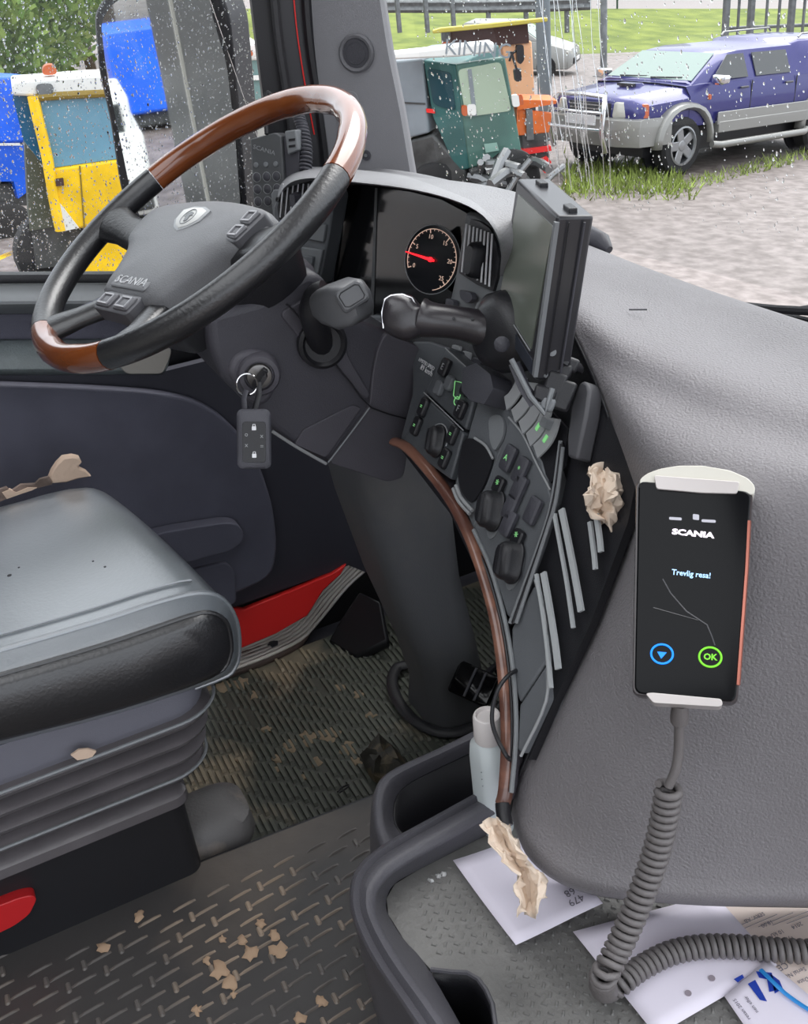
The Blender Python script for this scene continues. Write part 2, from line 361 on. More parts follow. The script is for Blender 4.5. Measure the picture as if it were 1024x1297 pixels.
mk(lambda b: b.rrects([(0, .02, 0, .2, .09, .06), (0, 0, .07, .17, .06, .05)], frame(V(.1, 0, 1.13), V(0.05, 0, 1), V(0, 1, 0))), 'bonnet_scoop', M_blue)
mk(lambda b: b.box((.2, 0, 1.18), (.05, .28, .04)), 'scoop_mouth', M_black)
for s in (.48, -.48): mk(lambda b: b.tube([V(1.0, s, .35), V(1.1, s, .6), V(1.08, s, .95), V(1.0, s*.85, 1.08), V(.98, 0, 1.1)], .035), 'bull_bar_hoop', M_chrome)
for z in (.62, .84): mk(lambda b: b.tube([V(1.1, -.48, z), V(1.12, 0, z), V(1.1, .48, z)], .025), 'bull_bar_tube', M_chrome)
mk(lambda b: b.box((1.0, 0, .72), (.02, .52, .12)), 'number_plate', M_white)
mk(lambda b: b.tube([V(-.66, -.5, 1.27), V(-.7, -.05, 1.28)], .012).tube([V(-.66, .05, 1.27), V(-.7, .55, 1.29)], .012), 'wiper', M_black)
for s in (.66, -.66): mk(lambda b: b.tube([V(-2.9, s, 1.8), V(-2.95, s, 1.86), V(-4, s, 1.88), V(-4.05, s, 1.82)], .018), 'roof_rail', M_sil)
for x in (-1.72, -2.68): mk(lambda b: b.box((x, .884, .9), (.012, .012, .56)), 'door_gap', M_black)
for x in (-1.55, -2.5): mk(lambda b: b.box((x, .9, 1.08), (.16, .03, .035)), 'door_handle', M_dark, bevel=.01)
mk(lambda b: b.box((-1.6, 0, .4), (4.2, 1.3, .3)), 'chassis', M_black)

# ---------------- silver car ----------------
A = G(728, 93); fx = V(.62, .60, -.05).normalized(); side = V(0, 0, 1).cross(fx).normalized(); upv = fx.cross(side); o = A - fx*.6
fx, side, upv = fx*.84, side*.84, upv*.84
PM = Matrix(((fx.x, side.x, upv.x, o.x), (fx.y, side.y, upv.y, o.y), (fx.z, side.z, upv.z, o.z), (0, 0, 0, 1)))
sc = thing('hatchback_car', 'small silver hatchback parked by the bank behind the lamp post', 'car', M=PM)
def ring2(x, w, zb, zm, zt, wt): return [V(x, -w, zb), V(x, -w, zm), V(x, -wt, zt), V(x, wt, zt), V(x, w, zm), V(x, w, zb)]
mk(lambda b: b.rings([ring2(.75, .6, .3, .5, .6, .5), ring2(.65, .8, .22, .55, .75, .65), ring2(0, .85, .22, .65, .93, .75), ring2(-.3, .85, .22, .7, 1.0, .76), ring2(-3.1, .85, .22, .75, 1.05, .78), ring2(-3.3, .7, .3, .7, .95, .7)]), 'body', M_sil, sc, bevel=.03)
mk(lambda b: b.rings([ring2(-.25, .76, .95, .97, 1.0, .74), ring2(-1.05, .74, .95, 1.2, 1.48, .58), ring2(-2.6, .74, .95, 1.2, 1.5, .58), ring2(-3.2, .74, .95, .97, 1.02, .7)]), 'roof', M_sil, sc, bevel=.03)
mk(lambda b: b.prism([V(-.3, -.68, 1.03), V(-.3, .68, 1.03), V(-.98, .56, 1.45), V(-.98, -.56, 1.45)], V(.55, 0, .8), -.015), 'windscreen', M_wsc, sc)
for f in (1, -1):
    mk(lambda b: b.prism([V(-.75, f*.755, 1.05), V(-2.6, f*.755, 1.05), V(-2.4, f*.6, 1.42), V(-1.15, f*.6, 1.42)], V(0, f, .4), -.015), 'side_window', M_wdk, sc)
    mk(lambda b: b.rrects([(0, 0, 0, .15, .07, .04), (0, 0, .05, .12, .05, .03)], frame(V(.64, f*.6, .66), V(.9, f*.4, .2), V(0, 1, 0))), 'headlight', mat('lamp_clear', (228, 226, 215), .12), sc)
    for wx in (0, -2.4):
        W = PM @ Matrix.Translation((wx, f*.74, .3)) @ Matrix.Rotation(-math.pi/2*f, 4, 'X')
        b = MB(); b.lathe([(.17, -.1), (.28, -.1), (.3, -.07), (.3, .1), (.28, .125), (.19, .12)], W, 20, cap=False); ty = b.build('tyre', M_tyre, sc)
        b = MB(); b.lathe([(.19, .11), (.18, .125), (.05, .1), (0, .11)], W, 20); b.build('rim', M_rim, ty)
mk(lambda b: b.box((.76, 0, .42), (.06, .9, .16)), 'grille', M_black, sc); mk(lambda b: b.box((.8, 0, .46), (.02, .42, .1)), 'number_plate', M_white, sc)
mk(lambda b: b.lathe([(.07, 0), (.07, .02), (.05, .03)], frame(V(.74, 0, .62), V(1, 0, .2)), 14), 'badge', M_chrome, sc)
# ---------------- trucks and machines parked in the yard ----------------
M_signw = mat('sign_white', (290, 290, 286), .5); M_teal = mat('teal_paint', (58, 122, 120), .5, var=(2, .2)); M_teal2 = mat('dark_green_paint', (92, 142, 130), .5, var=(2, .2))
M_gry = mat('grey_blue_paint', (165, 176, 184), .6, var=(2, .1)); M_pane = mat('pale_green_glass', (222, 244, 216), .1, var=(1.5, .1)); M_orange = mat('orange_paint', (290, 140, 44), .5, var=(3, .15))
M_yellow = mat('yellow_paint', (318, 256, 18), .45, var=(3, .15)); M_blueb = mat('bright_blue_paint', (16, 124, 300), .45, var=(2, .12)); M_sky = mat('blue_glass', (150, 210, 240), .08, var=(1, .15)); M_beige = mat('beige_board', (310, 236, 180), .7)
M_mach = mat('machine_grey', (80, 82, 82), .6, var=(5, .3)); M_brown = mat('dark_brown_board', (92, 62, 58), .7)
def up(p, h): return p+V(0, 0, h)
# green truck
K = Q(592, 222, 't', 12.2); u1 = V(.35, .94, 0).normalized(); u2 = V(-.75, -.66, 0).normalized()
FP = (K, V(u1.y, -u1.x, 0)); SP = (K, V(-u2.y, u2.x, 0))
t = thing('crane_truck', 'dark green truck cab with white roof sign and pale windscreen', 'truck', V(K.x, K.y, gz(K.x, K.y)))
slab('front_panel', [(578, 82), (640, 72), (662, 196), (594, 214)], FP, .12, M_teal2, t, bevel=.02)
slab('windscreen', [(580, 88), (634, 78), (648, 140), (590, 148)], FP, .02, M_pane, t, lift=.02, r=.05)
slab('windscreen_pillar', [(592, 88), (597, 87), (604, 146), (599, 147)], FP, .02, M_gry, t, lift=.03)
slab('side_panel', [(578, 82), (536, 76), (548, 148), (578, 218), (594, 214)], SP, 1.6, M_teal, t, bevel=.02)
slab('side_window', [(572, 92), (542, 86), (550, 132), (578, 140)], SP, .02, mat('teal_glass', (50, 92, 104), .1), t, lift=.02, r=.05)
for px, py in ((500, 75),): slab('load_box', [(492, 78), (536, 74), (544, 168), (506, 178)], SP, 1.4, M_gry, t, lift=.02, bevel=.02)
slab('load_box_seam', [(500, 128), (540, 130), (540, 132), (500, 130)], SP, .01, M_mach, t, lift=.03)
SF = (K+FP[1]*.15, FP[1])
slab('roof_sign', [(492, 68), (540, 63), (626, 53), (627, 66), (582, 72), (494, 76)], SF, .3, M_signw, t, bevel=.02)
text('KINING', pframe(606, 63, SF, (606.6, 57)), .22, M_gry, t, .004)
slab('headlight', [(591, 132), (602, 131), (603, 145), (592, 146)], FP, .06, M_signw, t, lift=.05, r=.03)
slab('indicator_lamp', [(584, 133), (591, 132), (592, 146), (585, 146)], FP, .06, mat('lamp_orange', (240, 110, 40), .3), t, lift=.05, r=.03)
slab('headlight', [(647, 120), (656, 119), (658, 134), (649, 135)], FP, .06, M_signw, t, lift=.05, r=.03)
slab('indicator_lamp', [(656, 119), (661, 119), (663, 132), (658, 133)], FP, .06, mat('lamp_orange', (240, 110, 40), .3), t, lift=.05, r=.03)
slab('name_badge', [(613, 182), (629, 180), (632, 190), (615, 193)], FP, .01, mat('badge_mint', (170, 215, 200), .5), t, lift=.03)
slab('side_marker', [(541, 137), (551, 138), (552, 143), (542, 142)], SP, .02, M_red, t, lift=.03)
slab('bumper', [(594, 214), (664, 195), (666, 202), (596, 222)], FP, .3, M_mach, t, lift=.1, bevel=.02)
slab('chassis_panel', [(510, 180), (548, 170), (590, 216), (592, 262), (520, 262)], SP, .8, M_mach, t, bevel=.03)
for k, (x, y) in enumerate(((553, 242), (648, 226))):
    c = QP(x, y, SP if k == 0 else FP); b = MB(); b.lathe([(.12, -.1), (.3, -.1), (.34, -.07), (.34, .07), (.3, .1), (.12, .1)], frame(c, u1.cross(V(0, 0, 1))*1), 22); b.build('wheel', M_tyre, t)
rg = random.Random(5)
slab('mirror_arm', [(640, 62), (643, 62), (652, 92), (650, 93)], FP, .03, M_black, t, lift=.3)
slab('mirror_head', [(645, 84), (653, 82), (655, 98), (647, 100)], FP, .08, M_black, t, lift=.3, r=.03)
b = MB()
for k in range(16):
    c = Q(600+rg.random()*105, 205+rg.random()*32, 't', 11.6+rg.random()*.6); d = V(rg.gauss(0, 1), rg.gauss(0, 1), rg.gauss(0, .6)).normalized()*.22
    b.tube([c-d, c+V(0, 0, .03), c+d], .03+.03*rg.random(), n=7)
b.build('hydraulic_pipes', mat('wet_metal', (170, 172, 174), .3, metal=.7), t)
# beige hut with yellow beam
HP = (Q(650, 170, 't', 14.3), V(.93, -.36, 0).normalized())
t = thing('loading_crane', 'beige hut with brown roof board and yellow beam behind the green truck', 'machine', G(655, 205))
slab('cabin_wall', [(636, 58), (674, 52), (678, 124), (650, 132)], HP, .9, M_beige, t, bevel=.02)
slab('roof_board', [(571, 40), (668, 30), (670, 54), (573, 62)], HP, .5, M_brown, t, lift=.04)
slab('yellow_beam', [(547, 37), (556, 34), (620, 28), (690, 21), (690, 26), (620, 34), (556, 40), (547, 41)], HP, .12, mat('beam_yellow', (246, 226, 96), .5), t, lift=.2, bevel=.01)
slab('beacon', [(560, 53), (568, 52), (568, 58), (560, 58)], HP, .1, mat('lamp_orange', (240, 110, 40), .3), t, lift=.1)
slab('beacon_post', [(559, 40), (569, 39), (569, 53), (560, 54)], HP, .1, M_galv, t, lift=.05)
slab('work_lamp', [(651, 56), (660, 55), (661, 74), (656, 80), (652, 76)], HP, .1, M_black, t, lift=.2, r=.03)
ptube('cable', [(652, 62), (646, 68), (643, 76)], HP, .015, M_black, t, lift=.15)
slab('leg', [(672, 120), (678, 120), (682, 200), (676, 202)], HP, .12, M_mach, t)
# orange loader bucket
OP = (Q(680, 180, 't', 12.6), V(.93, -.36, 0).normalized())
t = thing('loader_bucket', 'orange open steel bucket on a red bar in front of the hut', 'bucket', G(680, 212))
slab('bucket_rear', [(655, 128), (704, 128), (700, 142), (657, 138)], OP, .05, mat('orange_dark', (190, 90, 30), .6), t, lift=-.5)
slab('bucket_front', [(655, 138), (700, 143), (696, 168), (658, 172)], OP, .06, M_orange, t, bevel=.01)
slab('bucket_side', [(655, 128), (658, 138), (658, 172), (655, 168)], OP, .5, M_orange, t)
slab('bucket_lip', [(655, 126), (706, 127), (704, 131), (655, 139)], OP, .5, M_orange, t, lift=.03)
slab('bracket', [(666, 138), (674, 138), (676, 176), (667, 177)], OP, .05, M_galv, t, lift=.04)
slab('red_bar', [(657, 189), (697, 184), (698, 190), (658, 196)], OP, .1, M_red, t, lift=.05)
slab('red_disc', [(685, 200), (692, 197), (698, 204), (697, 214), (690, 219), (684, 211)], OP, .1, M_red, t, lift=.03)
slab('frame', [(662, 172), (694, 168), (696, 200), (664, 206)], OP, .3, M_mach, t)
# left: blue truck body
BPl = (Q(30, 240, 't', 11), V(.96, .2, 0).normalized())
t = thing('blue_truck', 'bright blue truck body left of the yellow cab', 'truck', V(BPl[0].x, BPl[0].y, gz(BPl[0].x, BPl[0].y)))
slab('box_side', [(-120, 100), (24, 96), (50, 97), (60, 180), (0, 182), (-120, 184)], BPl, .8, M_blueb, t, bevel=.03)
slab('lower_panel', [(-120, 185), (36, 184), (40, 240), (24, 252), (18, 230), (-120, 232)], BPl, .5, M_blueb, t, lift=-.02)
slab('trim_line', [(-120, 182), (24, 181), (24, 184), (-120, 185)], BPl, .02, M_signw, t, lift=.03)
for x in (-60, 6):
    c = QP(x, 285, BPl)-V(0, 0, .1); b = MB(); b.lathe([(.12, -.1), (.3, -.1), (.34, -.07), (.34, .07), (.3, .1), (.12, .1)], frame(c, V(1, .2, 0)), 22); b.build('wheel', M_tyre, t)
slab('chassis', [(-120, 232), (60, 235), (60, 262), (-120, 262)], BPl, .4, M_mach, t, lift=-.1)
slab('yellow_kerb_strip', [(-6, 326), (30, 312), (31, 316), (-6, 332)], (G(15, 330), GP[1]), .03, M_yellow, t)
# yellow cab
YP = (Q(100, 300, 't', 8.6), V(.98, -.12, 0).normalized())
t = thing('yellow_truck_cab', 'yellow truck cab with big blue glass door and white roof sign', 'truck', V(YP[0].x, YP[0].y, gz(YP[0].x, YP[0].y)))
slab('roof_sign', [(14, 103), (118, 95), (175, 93), (177, 118), (60, 123), (16, 121)], YP, .5, M_signw, t, bevel=.02)
slab('sign_lamp', [(45, 106), (67, 105), (68, 119), (46, 120)], YP, .02, M_galv, t, lift=.02, r=.04)
slab('beacon', [(55, 86), (62, 83), (71, 84), (74, 96), (54, 97)], YP, .15, mat('lamp_orange', (240, 110, 40), .3), t, lift=-.1, r=.04)
slab('door_lower', [(66, 214), (138, 204), (180, 200), (190, 282), (128, 286), (76, 293)], YP, .9, M_yellow, t, bevel=.02)
slab('door_glass', [(48, 126), (125, 120), (172, 119), (178, 198), (68, 213)], YP, .04, M_sky, t, lift=-.03)
ptube('door_frame', [(42, 122), (48, 150), (60, 200), (68, 250), (77, 292)], YP, .045, M_yellow, t, k=2)
ptube('door_frame', [(44, 124), (80, 121), (120, 119), (172, 117)], YP, .03, mat('yellow_shade', (170, 140, 40), .5), t, k=2)
slab('front_glass', [(16, 123), (42, 122), (58, 215), (30, 180)], YP, .04, mat('blue_glass_side', (46, 120, 170), .1), t, lift=-.1)
slab('front_panel', [(32, 185), (58, 215), (72, 290), (38, 296)], YP, .9, mat('cab_shadow_grey', (95, 100, 84), .6), t, lift=-.1)
slab('door_seam', [(100, 210), (102, 210), (108, 290), (106, 290)], YP, .01, mat('yellow_shade', (170, 140, 40), .5), t, lift=.006)
slab('handle', [(70, 226), (80, 225), (81, 234), (71, 235)], YP, .04, M_brown, t, lift=.04)
slab('white_wedge', [(72, 252), (100, 288), (78, 293)], YP, .02, M_signw, t, lift=.02)
slab('step_plate', [(110, 306), (200, 290), (200, 350), (96, 350)], YP, .3, M_yellow, t, lift=.06, bevel=.01)
slab('lower_chassis', [(40, 292), (190, 284), (192, 330), (46, 345)], YP, .5, M_mach, t, lift=-.12)
for x in (72, 172):
    c = QP(x, 330, YP)-YP[1]*.3; b = MB(); b.lathe([(.12, -.1), (.3, -.1), (.34, -.07), (.34, .07), (.3, .1), (.12, .1)], frame(c, V(1, .1, 0)), 22); b.build('wheel', M_tyre, t)
# white / teal truck seen right of the mirror
TP = (Q(310, 200, 't', 10.5), V(.97, -.2, 0).normalized())
t = thing('white_roofed_truck', 'white roofed truck with teal glass between mirror and door frame', 'truck', V(TP[0].x, TP[0].y, gz(TP[0].x, TP[0].y)))
slab('roof', [(255, 60), (330, 54), (334, 76), (258, 80)], TP, .9, M_signw, t, bevel=.02)
slab('beacon', [(306, 63), (318, 62), (319, 70), (307, 71)], TP, .1, mat('lamp_orange', (240, 110, 40), .3), t, lift=.12, r=.03)
slab('side_glass', [(258, 80), (334, 76), (342, 140), (270, 146)], TP, .9, mat('teal_pale_glass', (150, 188, 186), .15, var=(1, .1)), t, lift=-.03)
slab('side_post', [(262, 98), (338, 95), (339, 101), (263, 104)], TP, .02, M_signw, t)
slab('lower_panel', [(270, 146), (342, 140), (350, 215), (282, 222)], TP, .9, mat('cab_white', (205, 205, 200), .5), t, lift=-.02)
slab('orange_panel', [(290, 212), (352, 208), (358, 262), (298, 268)], TP, .9, M_orange, t, lift=-.01)
for x in (330,):
    c = QP(x, 292, TP); b = MB(); b.lathe([(.12, -.1), (.3, -.1), (.34, -.07), (.34, .07), (.3, .1), (.12, .1)], frame(c, V(1, -.2, 0)), 22); b.build('wheel', M_tyre, t)
# red car at the top of the bank
p = Q(285, -2, 't', 38); fx = V(-.2, .97, 0).normalized(); side = V(0, 0, 1).cross(fx)
PM = Matrix(((fx.x, side.x, 0, p.x), (fx.y, side.y, 0, p.y), (0, 0, 1, p.z-.3), (0, 0, 0, 1)))
rc = thing('red_car', 'red car passing on the road, seen above the mirror', 'car', M=PM)
mk(lambda b: b.rings([ring2(.8, .6, .25, .4, .5, .5), ring2(.6, .8, .2, .5, .75, .7), ring2(-2.9, .8, .2, .5, .85, .7), ring2(-3.0, .7, .3, .5, .7, .6)]), 'body', M_red, rc, bevel=.03)
mk(lambda b: b.rings([ring2(-.2, .7, .75, .78, .8, .66), ring2(-.9, .66, .75, 1.0, 1.3, .52), ring2(-2.1, .66, .75, 1.0, 1.3, .52), ring2(-2.8, .66, .75, .78, .84, .6)]), 'cabin', M_wdk, rc, bevel=.03)
for wx in (0, -2.4):
    for f in (1, -1):
        b = MB(); b.lathe([(.17, -.1), (.3, -.08), (.3, .08), (.17, .1)], PM @ Matrix.Translation((wx, f*.74, .28)) @ Matrix.Rotation(-math.pi/2*f, 4, 'X'), 16); b.build('wheel', M_tyre, rc)
# trees: crowns of leaf clumps with trunk
M_leafa = mat('leaf_green', (120, 160, 60), .8, var=(2, .3), c2=(185, 210, 100)); M_leafb = mat('leaf_olive', (160, 165, 98), .8, var=(2, .3), c2=(215, 214, 150))
M_bark = mat('bark', (92, 78, 62), .9, bump=(20, 1))
def tree(label, base, h, rad, m, seed):
    rg = random.Random(seed); t = thing('leafy_tree', label, 'tree', base, 'trees behind the yard')
    b = MB(); b.tube([base+V(0, 0, -.3), base+V(.05, 0, h*.3), base+V(-.05, .1, h*.7)], [.16, .12, .05], n=8)
    for k in range(5):
        a = k*1.3; q = base+V(0, 0, h*(.35+.08*k)); b.tube([q, q+V(math.cos(a), math.sin(a), .7)*rad*.5], [.05, .02], n=6)
    b.build('trunk', M_bark, t)
    vs = []; fs = []
    for k in range(5200):
        # leaves grouped in clumps
        cl = k // 26; r2 = random.Random(seed*1000+cl); a = r2.random()*6.28; z = r2.uniform(-1, 1); rr = math.sqrt(max(0, 1-z*z))*(r2.random()**.4)
        c = base+V(math.cos(a)*rr*rad, math.sin(a)*rr*rad, h*.62+z*h*.42)
        c = c+V(rg.gauss(0, .22), rg.gauss(0, .22), rg.gauss(0, .18)); d = V(rg.gauss(0, 1), rg.gauss(0, 1), rg.gauss(0, 1)).normalized()*.09; e = d.orthogonal().normalized()*.06
        i = len(vs); vs += [c-d, c+e, c+d, c-e]; fs.append((i, i+1, i+2, i+3))
    b = MB(); b.v = vs; b.f = fs; b.build('foliage', m, t, smooth=0)
for i, (x, tt, h, rad, m, lb) in enumerate(((-60, 30.5, 6.4, 2.1, M_leafb, 'olive tree at the far left edge behind the blue truck'), (10, 25.5, 5.8, 1.9, M_leafb, 'olive brown tree above the blue truck'), (40, 18, 3.2, 1.3, M_leafa, 'low bright green tree just above the yellow cab sign'), (85, 21.5, 4.8, 1.6, M_leafa, 'green tree beside the mirror top'), (130, 30, 7.4, 2.1, M_leafb, 'tall olive tree behind the mirror'), (215, 36, 7.5, 2.2, M_leafa, 'distant green tree right of the mirror'), (-20, 14.8, 2.5, 1.0, M_leafa, 'round green bush left of the yellow cab'))):
    p = Q(x, 150, 't', tt); tree(lb, V(p.x, p.y, gz(p.x, p.y)), h, rad, m, i+1)
tree('olive tree seen in the door mirror above the blue container', V(-1.6, -16, gz(-1.6, -16)), 4.5, 2.4, M_leafb, 31)
tree('green tree in the mirror left of the olive one', V(-6.8, -19, gz(-6.8, -19)), 5.0, 2.2, M_leafa, 32)
tree('second green tree in the mirror, farther right', V(4.6, -20, gz(4.6, -20)), 5.0, 2.2, M_leafa, 33)
# things behind, seen only in the mirror
def bx(name, lab, cat, M, parts):
    t = thing(name, lab, cat, M=M)
    for nm, c, sz, m in parts: b = MB(); b.box(c, sz, M); b.build(nm, m, t, bevel=.03)
    return t

bx('blue_container', 'blue tarpaulin container reflected in the door mirror', 'container', Matrix.Translation((-.8, -9.6, -.3)), (('container_body', (0, 0, .55), (2.2, 1.4, .8), M_blueb), ('container_base', (0, 0, .08), (2.0, 1.2, .16), M_mach)))
bx('white_van', 'white van reflected in the lower part of the door mirror', 'van', Matrix.Translation((-2.35, -6.6, -.6)), (('van_body', (0, 0, .45), (.95, 1.9, .6), M_signw), ('van_cab', (0, .2, .86), (.85, 1.2, .3), M_signw), ('van_windscreen', (0, .82, .84), (.7, .02, .22), M_wdk), ('bumper', (0, .97, .26), (.9, .06, .14), M_mach), ('wheel', (-.4, .5, .12), (.14, .4, .3), M_tyre), ('wheel', (.4, .5, .12), (.14, .4, .3), M_tyre)))
ALB[0] = 1.0
# ---------------- cab floor and tunnel ----------------
def poly(z, xy): return [V(x, y, z) for x, y in xy]
b = MB(); b.box((-.75, .1, -.03), (2.1, 2.4, .06)); struct(b.build('floor', M_dark))
M_mat = mat('ribbed_rubber', (78, 81, 74), .5, bump=(60, .5), var=(4, .2), c2=(140, 130, 112), ramp=(.55, .66))
M_rib = mat('rib_rubber', (98, 101, 92), .4, bump=(60, .3), var=(4, .2), c2=(165, 152, 130), ramp=(.55, .64))
fm = thing('ribbed_floor_mat', 'muddy black ribbed rubber mat on the driver side floor', 'floor mat', (-1.5, .3, 0))
MB().box((-1.405, .3, .004), (.69, 1.3, .008)).build('mat_base', M_mat, fm)
b = MB(); rg = random.Random(2)
y = -.18; i = 0
while y < .93:
    x = -1.745+.014*(i % 5)
    while x < -1.07:
        L = .05+rg.random()*.006
        if rg.random() > .02: b.box((x+L/2, y, .0105), (L, .0072, .005), taper=.8)
        x += L+.006
    y += .0118; i += 1
b.build('mat_ribs', M_rib, fm)['kind'] = 'stuff'
# wet lumps of mud
M_mud = mat('dried_mud', (166, 140, 116), .9, bump=(80, .8))
TZ = .25
E1, E2 = Q(245, 1085, 'z', TZ), Q(480, 995, 'z', TZ); ES = (E2.x-E1.x)/(E2.y-E1.y)
def xe_(y): return E1.x+ES*(y-E1.y)
struct(MB().rings([[V(xe_(y)+.03, y, 0), V(xe_(y), y, .02), V(xe_(y)-.005, y, TZ-.03), V(xe_(y)+.006, y, TZ-.006), V(xe_(y)+.03, y, TZ), V(.35, y, TZ), V(.35, y, 0)] for y in (-1.1, 1.0)]).build('floor_engine_tunnel', M_rub))
tm = thing('tread_floor_mat', 'black rubber tread mat on the engine tunnel with mud spots', 'floor mat', (-.75, 0, TZ))
M_tread = mat('tread_rubber', (64, 62, 62), .4, bump=(50, .4), var=(3, .25), c2=(108, 98, 90), ramp=(.5, .78))
b = MB(); q_ = [V(xe_(-1.05)+.02, -1.05, TZ+.006), V(xe_(.95)+.02, .95, TZ+.006), V(.3, .95, TZ+.006), V(.3, -1.05, TZ+.006)]; b.prism(rpoly(q_, .04), V(0, 0, 1), .006, .0015); b.build('mat_sheet', M_tread, tm)
b = MB(); c_ = MB(); j = 0; yy = -.75
while yy < .62:
    k0 = math.floor((xe_(yy)+.05)/.045)
    xx = k0*.045+.045+(.0225 if j % 2 else 0)
    while xx < -.35:
        b.box((xx, yy, TZ+.0072), (.0038, .034, .0032), Matrix.Translation((xx, yy, 0)) @ Matrix.Rotation(.12, 4, 'Z') @ Matrix.Translation((-xx, -yy, 0)), taper=.45)
        if rg.random() < .62: c_.rrects([(xx+.0225, yy+.004, TZ+.006, .0085, .0034, .003), (xx+.0225, yy+.004, TZ+.0085, .0065, .0018, .0016)], None, 2)
        xx += .045
    yy += .0235; j += 1
M_bar = mat('tread_bar', (92, 88, 86), .4, var=(5, .2), c2=(168, 148, 128), ramp=(.45, .7))
b.build('long_treads', M_bar, tm)['kind'] = 'stuff'; c_.build('short_treads', M_bar, tm)['kind'] = 'stuff'
def blob(px, py, r, z, seed, m=M_mud):
    rg = random.Random(seed); c = Q(px, py, 'z', z); n = 13; rr = [r*(.5+.7*rg.random()) for _ in range(n)]
    return MB().rings([[c+V(rr[k]*math.cos(6.283*k/n)*q, rr[k]*math.sin(6.283*k/n)*q*.8, h) for k in range(n)] for q, h in ((1, 0), (.8, .002), (.3, .003))])
for k, (px, py, r) in enumerate(((292, 1244, .013), (278, 1228, .016), (262, 1217, .007), (318, 1206, .014), (308, 1192, .01), (352, 1204, .014), (348, 1184, .01), (330, 1170, .011), (282, 1190, .007), (296, 1260, .006), (176, 1160, .01), (60, 1178, .008), (408, 1268, .01), (130, 1200, .012), (380, 1290, .01), (250, 1280, .008))):
    blob(px, py, r, TZ+.007, k).build('mud_spot', M_mud, tm)
M_mud2 = mat('pale_mud', (150, 134, 112), .9, bump=(90, 1))
for k, (px, py, r) in enumerate(((262, 872, .03), (285, 870, .03), (305, 866, .03), (322, 880, .02), (250, 890, .02), (338, 924, .018), (366, 945, .03), (392, 936, .035), (418, 930, .035), (440, 948, .03), (352, 962, .02), (400, 965, .022), (300, 963, .012), (470, 905, .02), (455, 880, .02), (350, 975, .015), (385, 985, .014), (450, 965, .02), (430, 870, .02))):
    blob(px, py, r*.75, .009, 50+k).build('mud_patch', M_mud2, fm)
# rubbery lump (crumpled leaf/rag) by the tray edge
c = Q(486, 968, 'z', .02); b = MB(); rg = random.Random(9)
b.rings([[c+V(math.cos(a)*r*(1+.3*math.sin(3*a)), math.sin(a)*r*(.8+.2*math.cos(2*a)), h+.006*math.sin(5*a)) for a in np.linspace(0, 6.283, 15)[:-1]] for r, h in ((.05, -.012), (.055, .01), (.035, .03), (.012, .028))])
tag(b.build('rubber_plug', mat('muddy_rubber', (62, 60, 54), .5, bump=(40, 1), var=(20, .3), c2=(120, 108, 86), ramp=(.5, .6))), 'muddy dark rubber lump on the ribbed mat near the open bin', 'plug')
ptw = crom([Q(x, y, 'z', .03) for x, y in ((428, 1003), (434, 997), (442, 994), (438, 999), (430, 1004))], 4)
tag(MB().tube(ptw, .0016, n=6).build('wire_twist', M_black), 'tiny black wire twist on the ribbed mat edge', 'wire')

# ---------------- seat ----------------
st = thing('driver_seat', 'black leather driver seat with worn shiny top and grey bellows base', 'seat', (-1.2, -.1, 0))
def rr3(secs, M=None, n=6): return MB().rrects(secs, M, n)
M_worn_sheen = mat('worn_sheen_leather', (108, 114, 120), .36, bump=(200, .3), var=(5, .12), spec=1.0, coat=1.0)  # grey base carries real wear plus the leather's sheen put into the colour
M_worn_sheen.node_tree.nodes['Principled BSDF'].inputs['Coat Roughness'].default_value = .32; M_worn_sheen.node_tree.nodes['Principled BSDF'].inputs['Coat IOR'].default_value = 1.9
# side profile of the cushion: rear top, over the nose, back along the bottom
SA = [(-420, 940), (-200, 878), (0, 824), (130, 786), (200, 763), (252, 751), (282, 759), (299, 786), (303, 820), (297, 846), (272, 862), (150, 903), (0, 943), (-200, 996), (-420, 1056)]
SB = [(-420, 970), (-200, 908), (0, 855), (130, 817), (190, 797), (240, 780), (266, 776), (285, 786), (292, 806), (291, 832), (268, 856), (150, 896), (0, 935), (-200, 988), (-420, 1048)]
pa_ = crom([Q(x, y, 'x', -1.02) for x, y in SA], 3); pb_ = crom([Q(x, y, 'x', -.985) for x, y in SB], 3)
pc_ = [V(-.975, q.y, q.z) for q in pb_]; mc = sum(pb_, Vector())/len(pb_)
def prof(t, grow=1.0):
    return [V(-1.02-.44*t, q.y-.05*t, q.z-.045*t+.010*4*t*(1-t)) for q in pa_]
last = prof(1.0); ml = sum(last, Vector())/len(last)
ends = [[V(-1.46-dx, ml.y+(q.y-ml.y)*k, ml.z+(q.z-ml.z)*k) for q in last] for dx, k in ((.015, .97), (.028, .90), (.034, .78), (.036, .4))]
cb_ = MB().rings([prof(k/10) for k in range(11)]+ends)
from mathutils.bvhtree import BVHTree
cush_bvh = BVHTree.FromPolygons([tuple(v) for v in cb_.v], cb_.f)
cb_.build('cushion_top', M_worn_sheen, st, smooth=60)
MB().rings([[q+V(.0, 0, 0) for q in pa_], [(a*.5+c*.5)+V(.006, 0, .0) for a, c in zip(pa_, pb_)], pb_]).build('cushion_border', M_worn_sheen, st, smooth=60)
MB().rings([pb_, [mc+(q-mc)*.96+V(.008, 0, 0) for q in pb_], [mc+(q-mc)*.8+V(.014, 0, 0) for q in pb_]]).build('cushion_side', M_leather, st, smooth=60)
MB().tube(pa_[:36], .0034, n=8).build('piping', M_worn_sheen, st); MB().tube(pb_[:36], .0030, n=8).build('piping', M_leather, st)
MB().tube([q+V(-.03, 0, .0015) for q in pa_[2:16]], .0016, n=6).build('seam', M_worn_sheen, st)
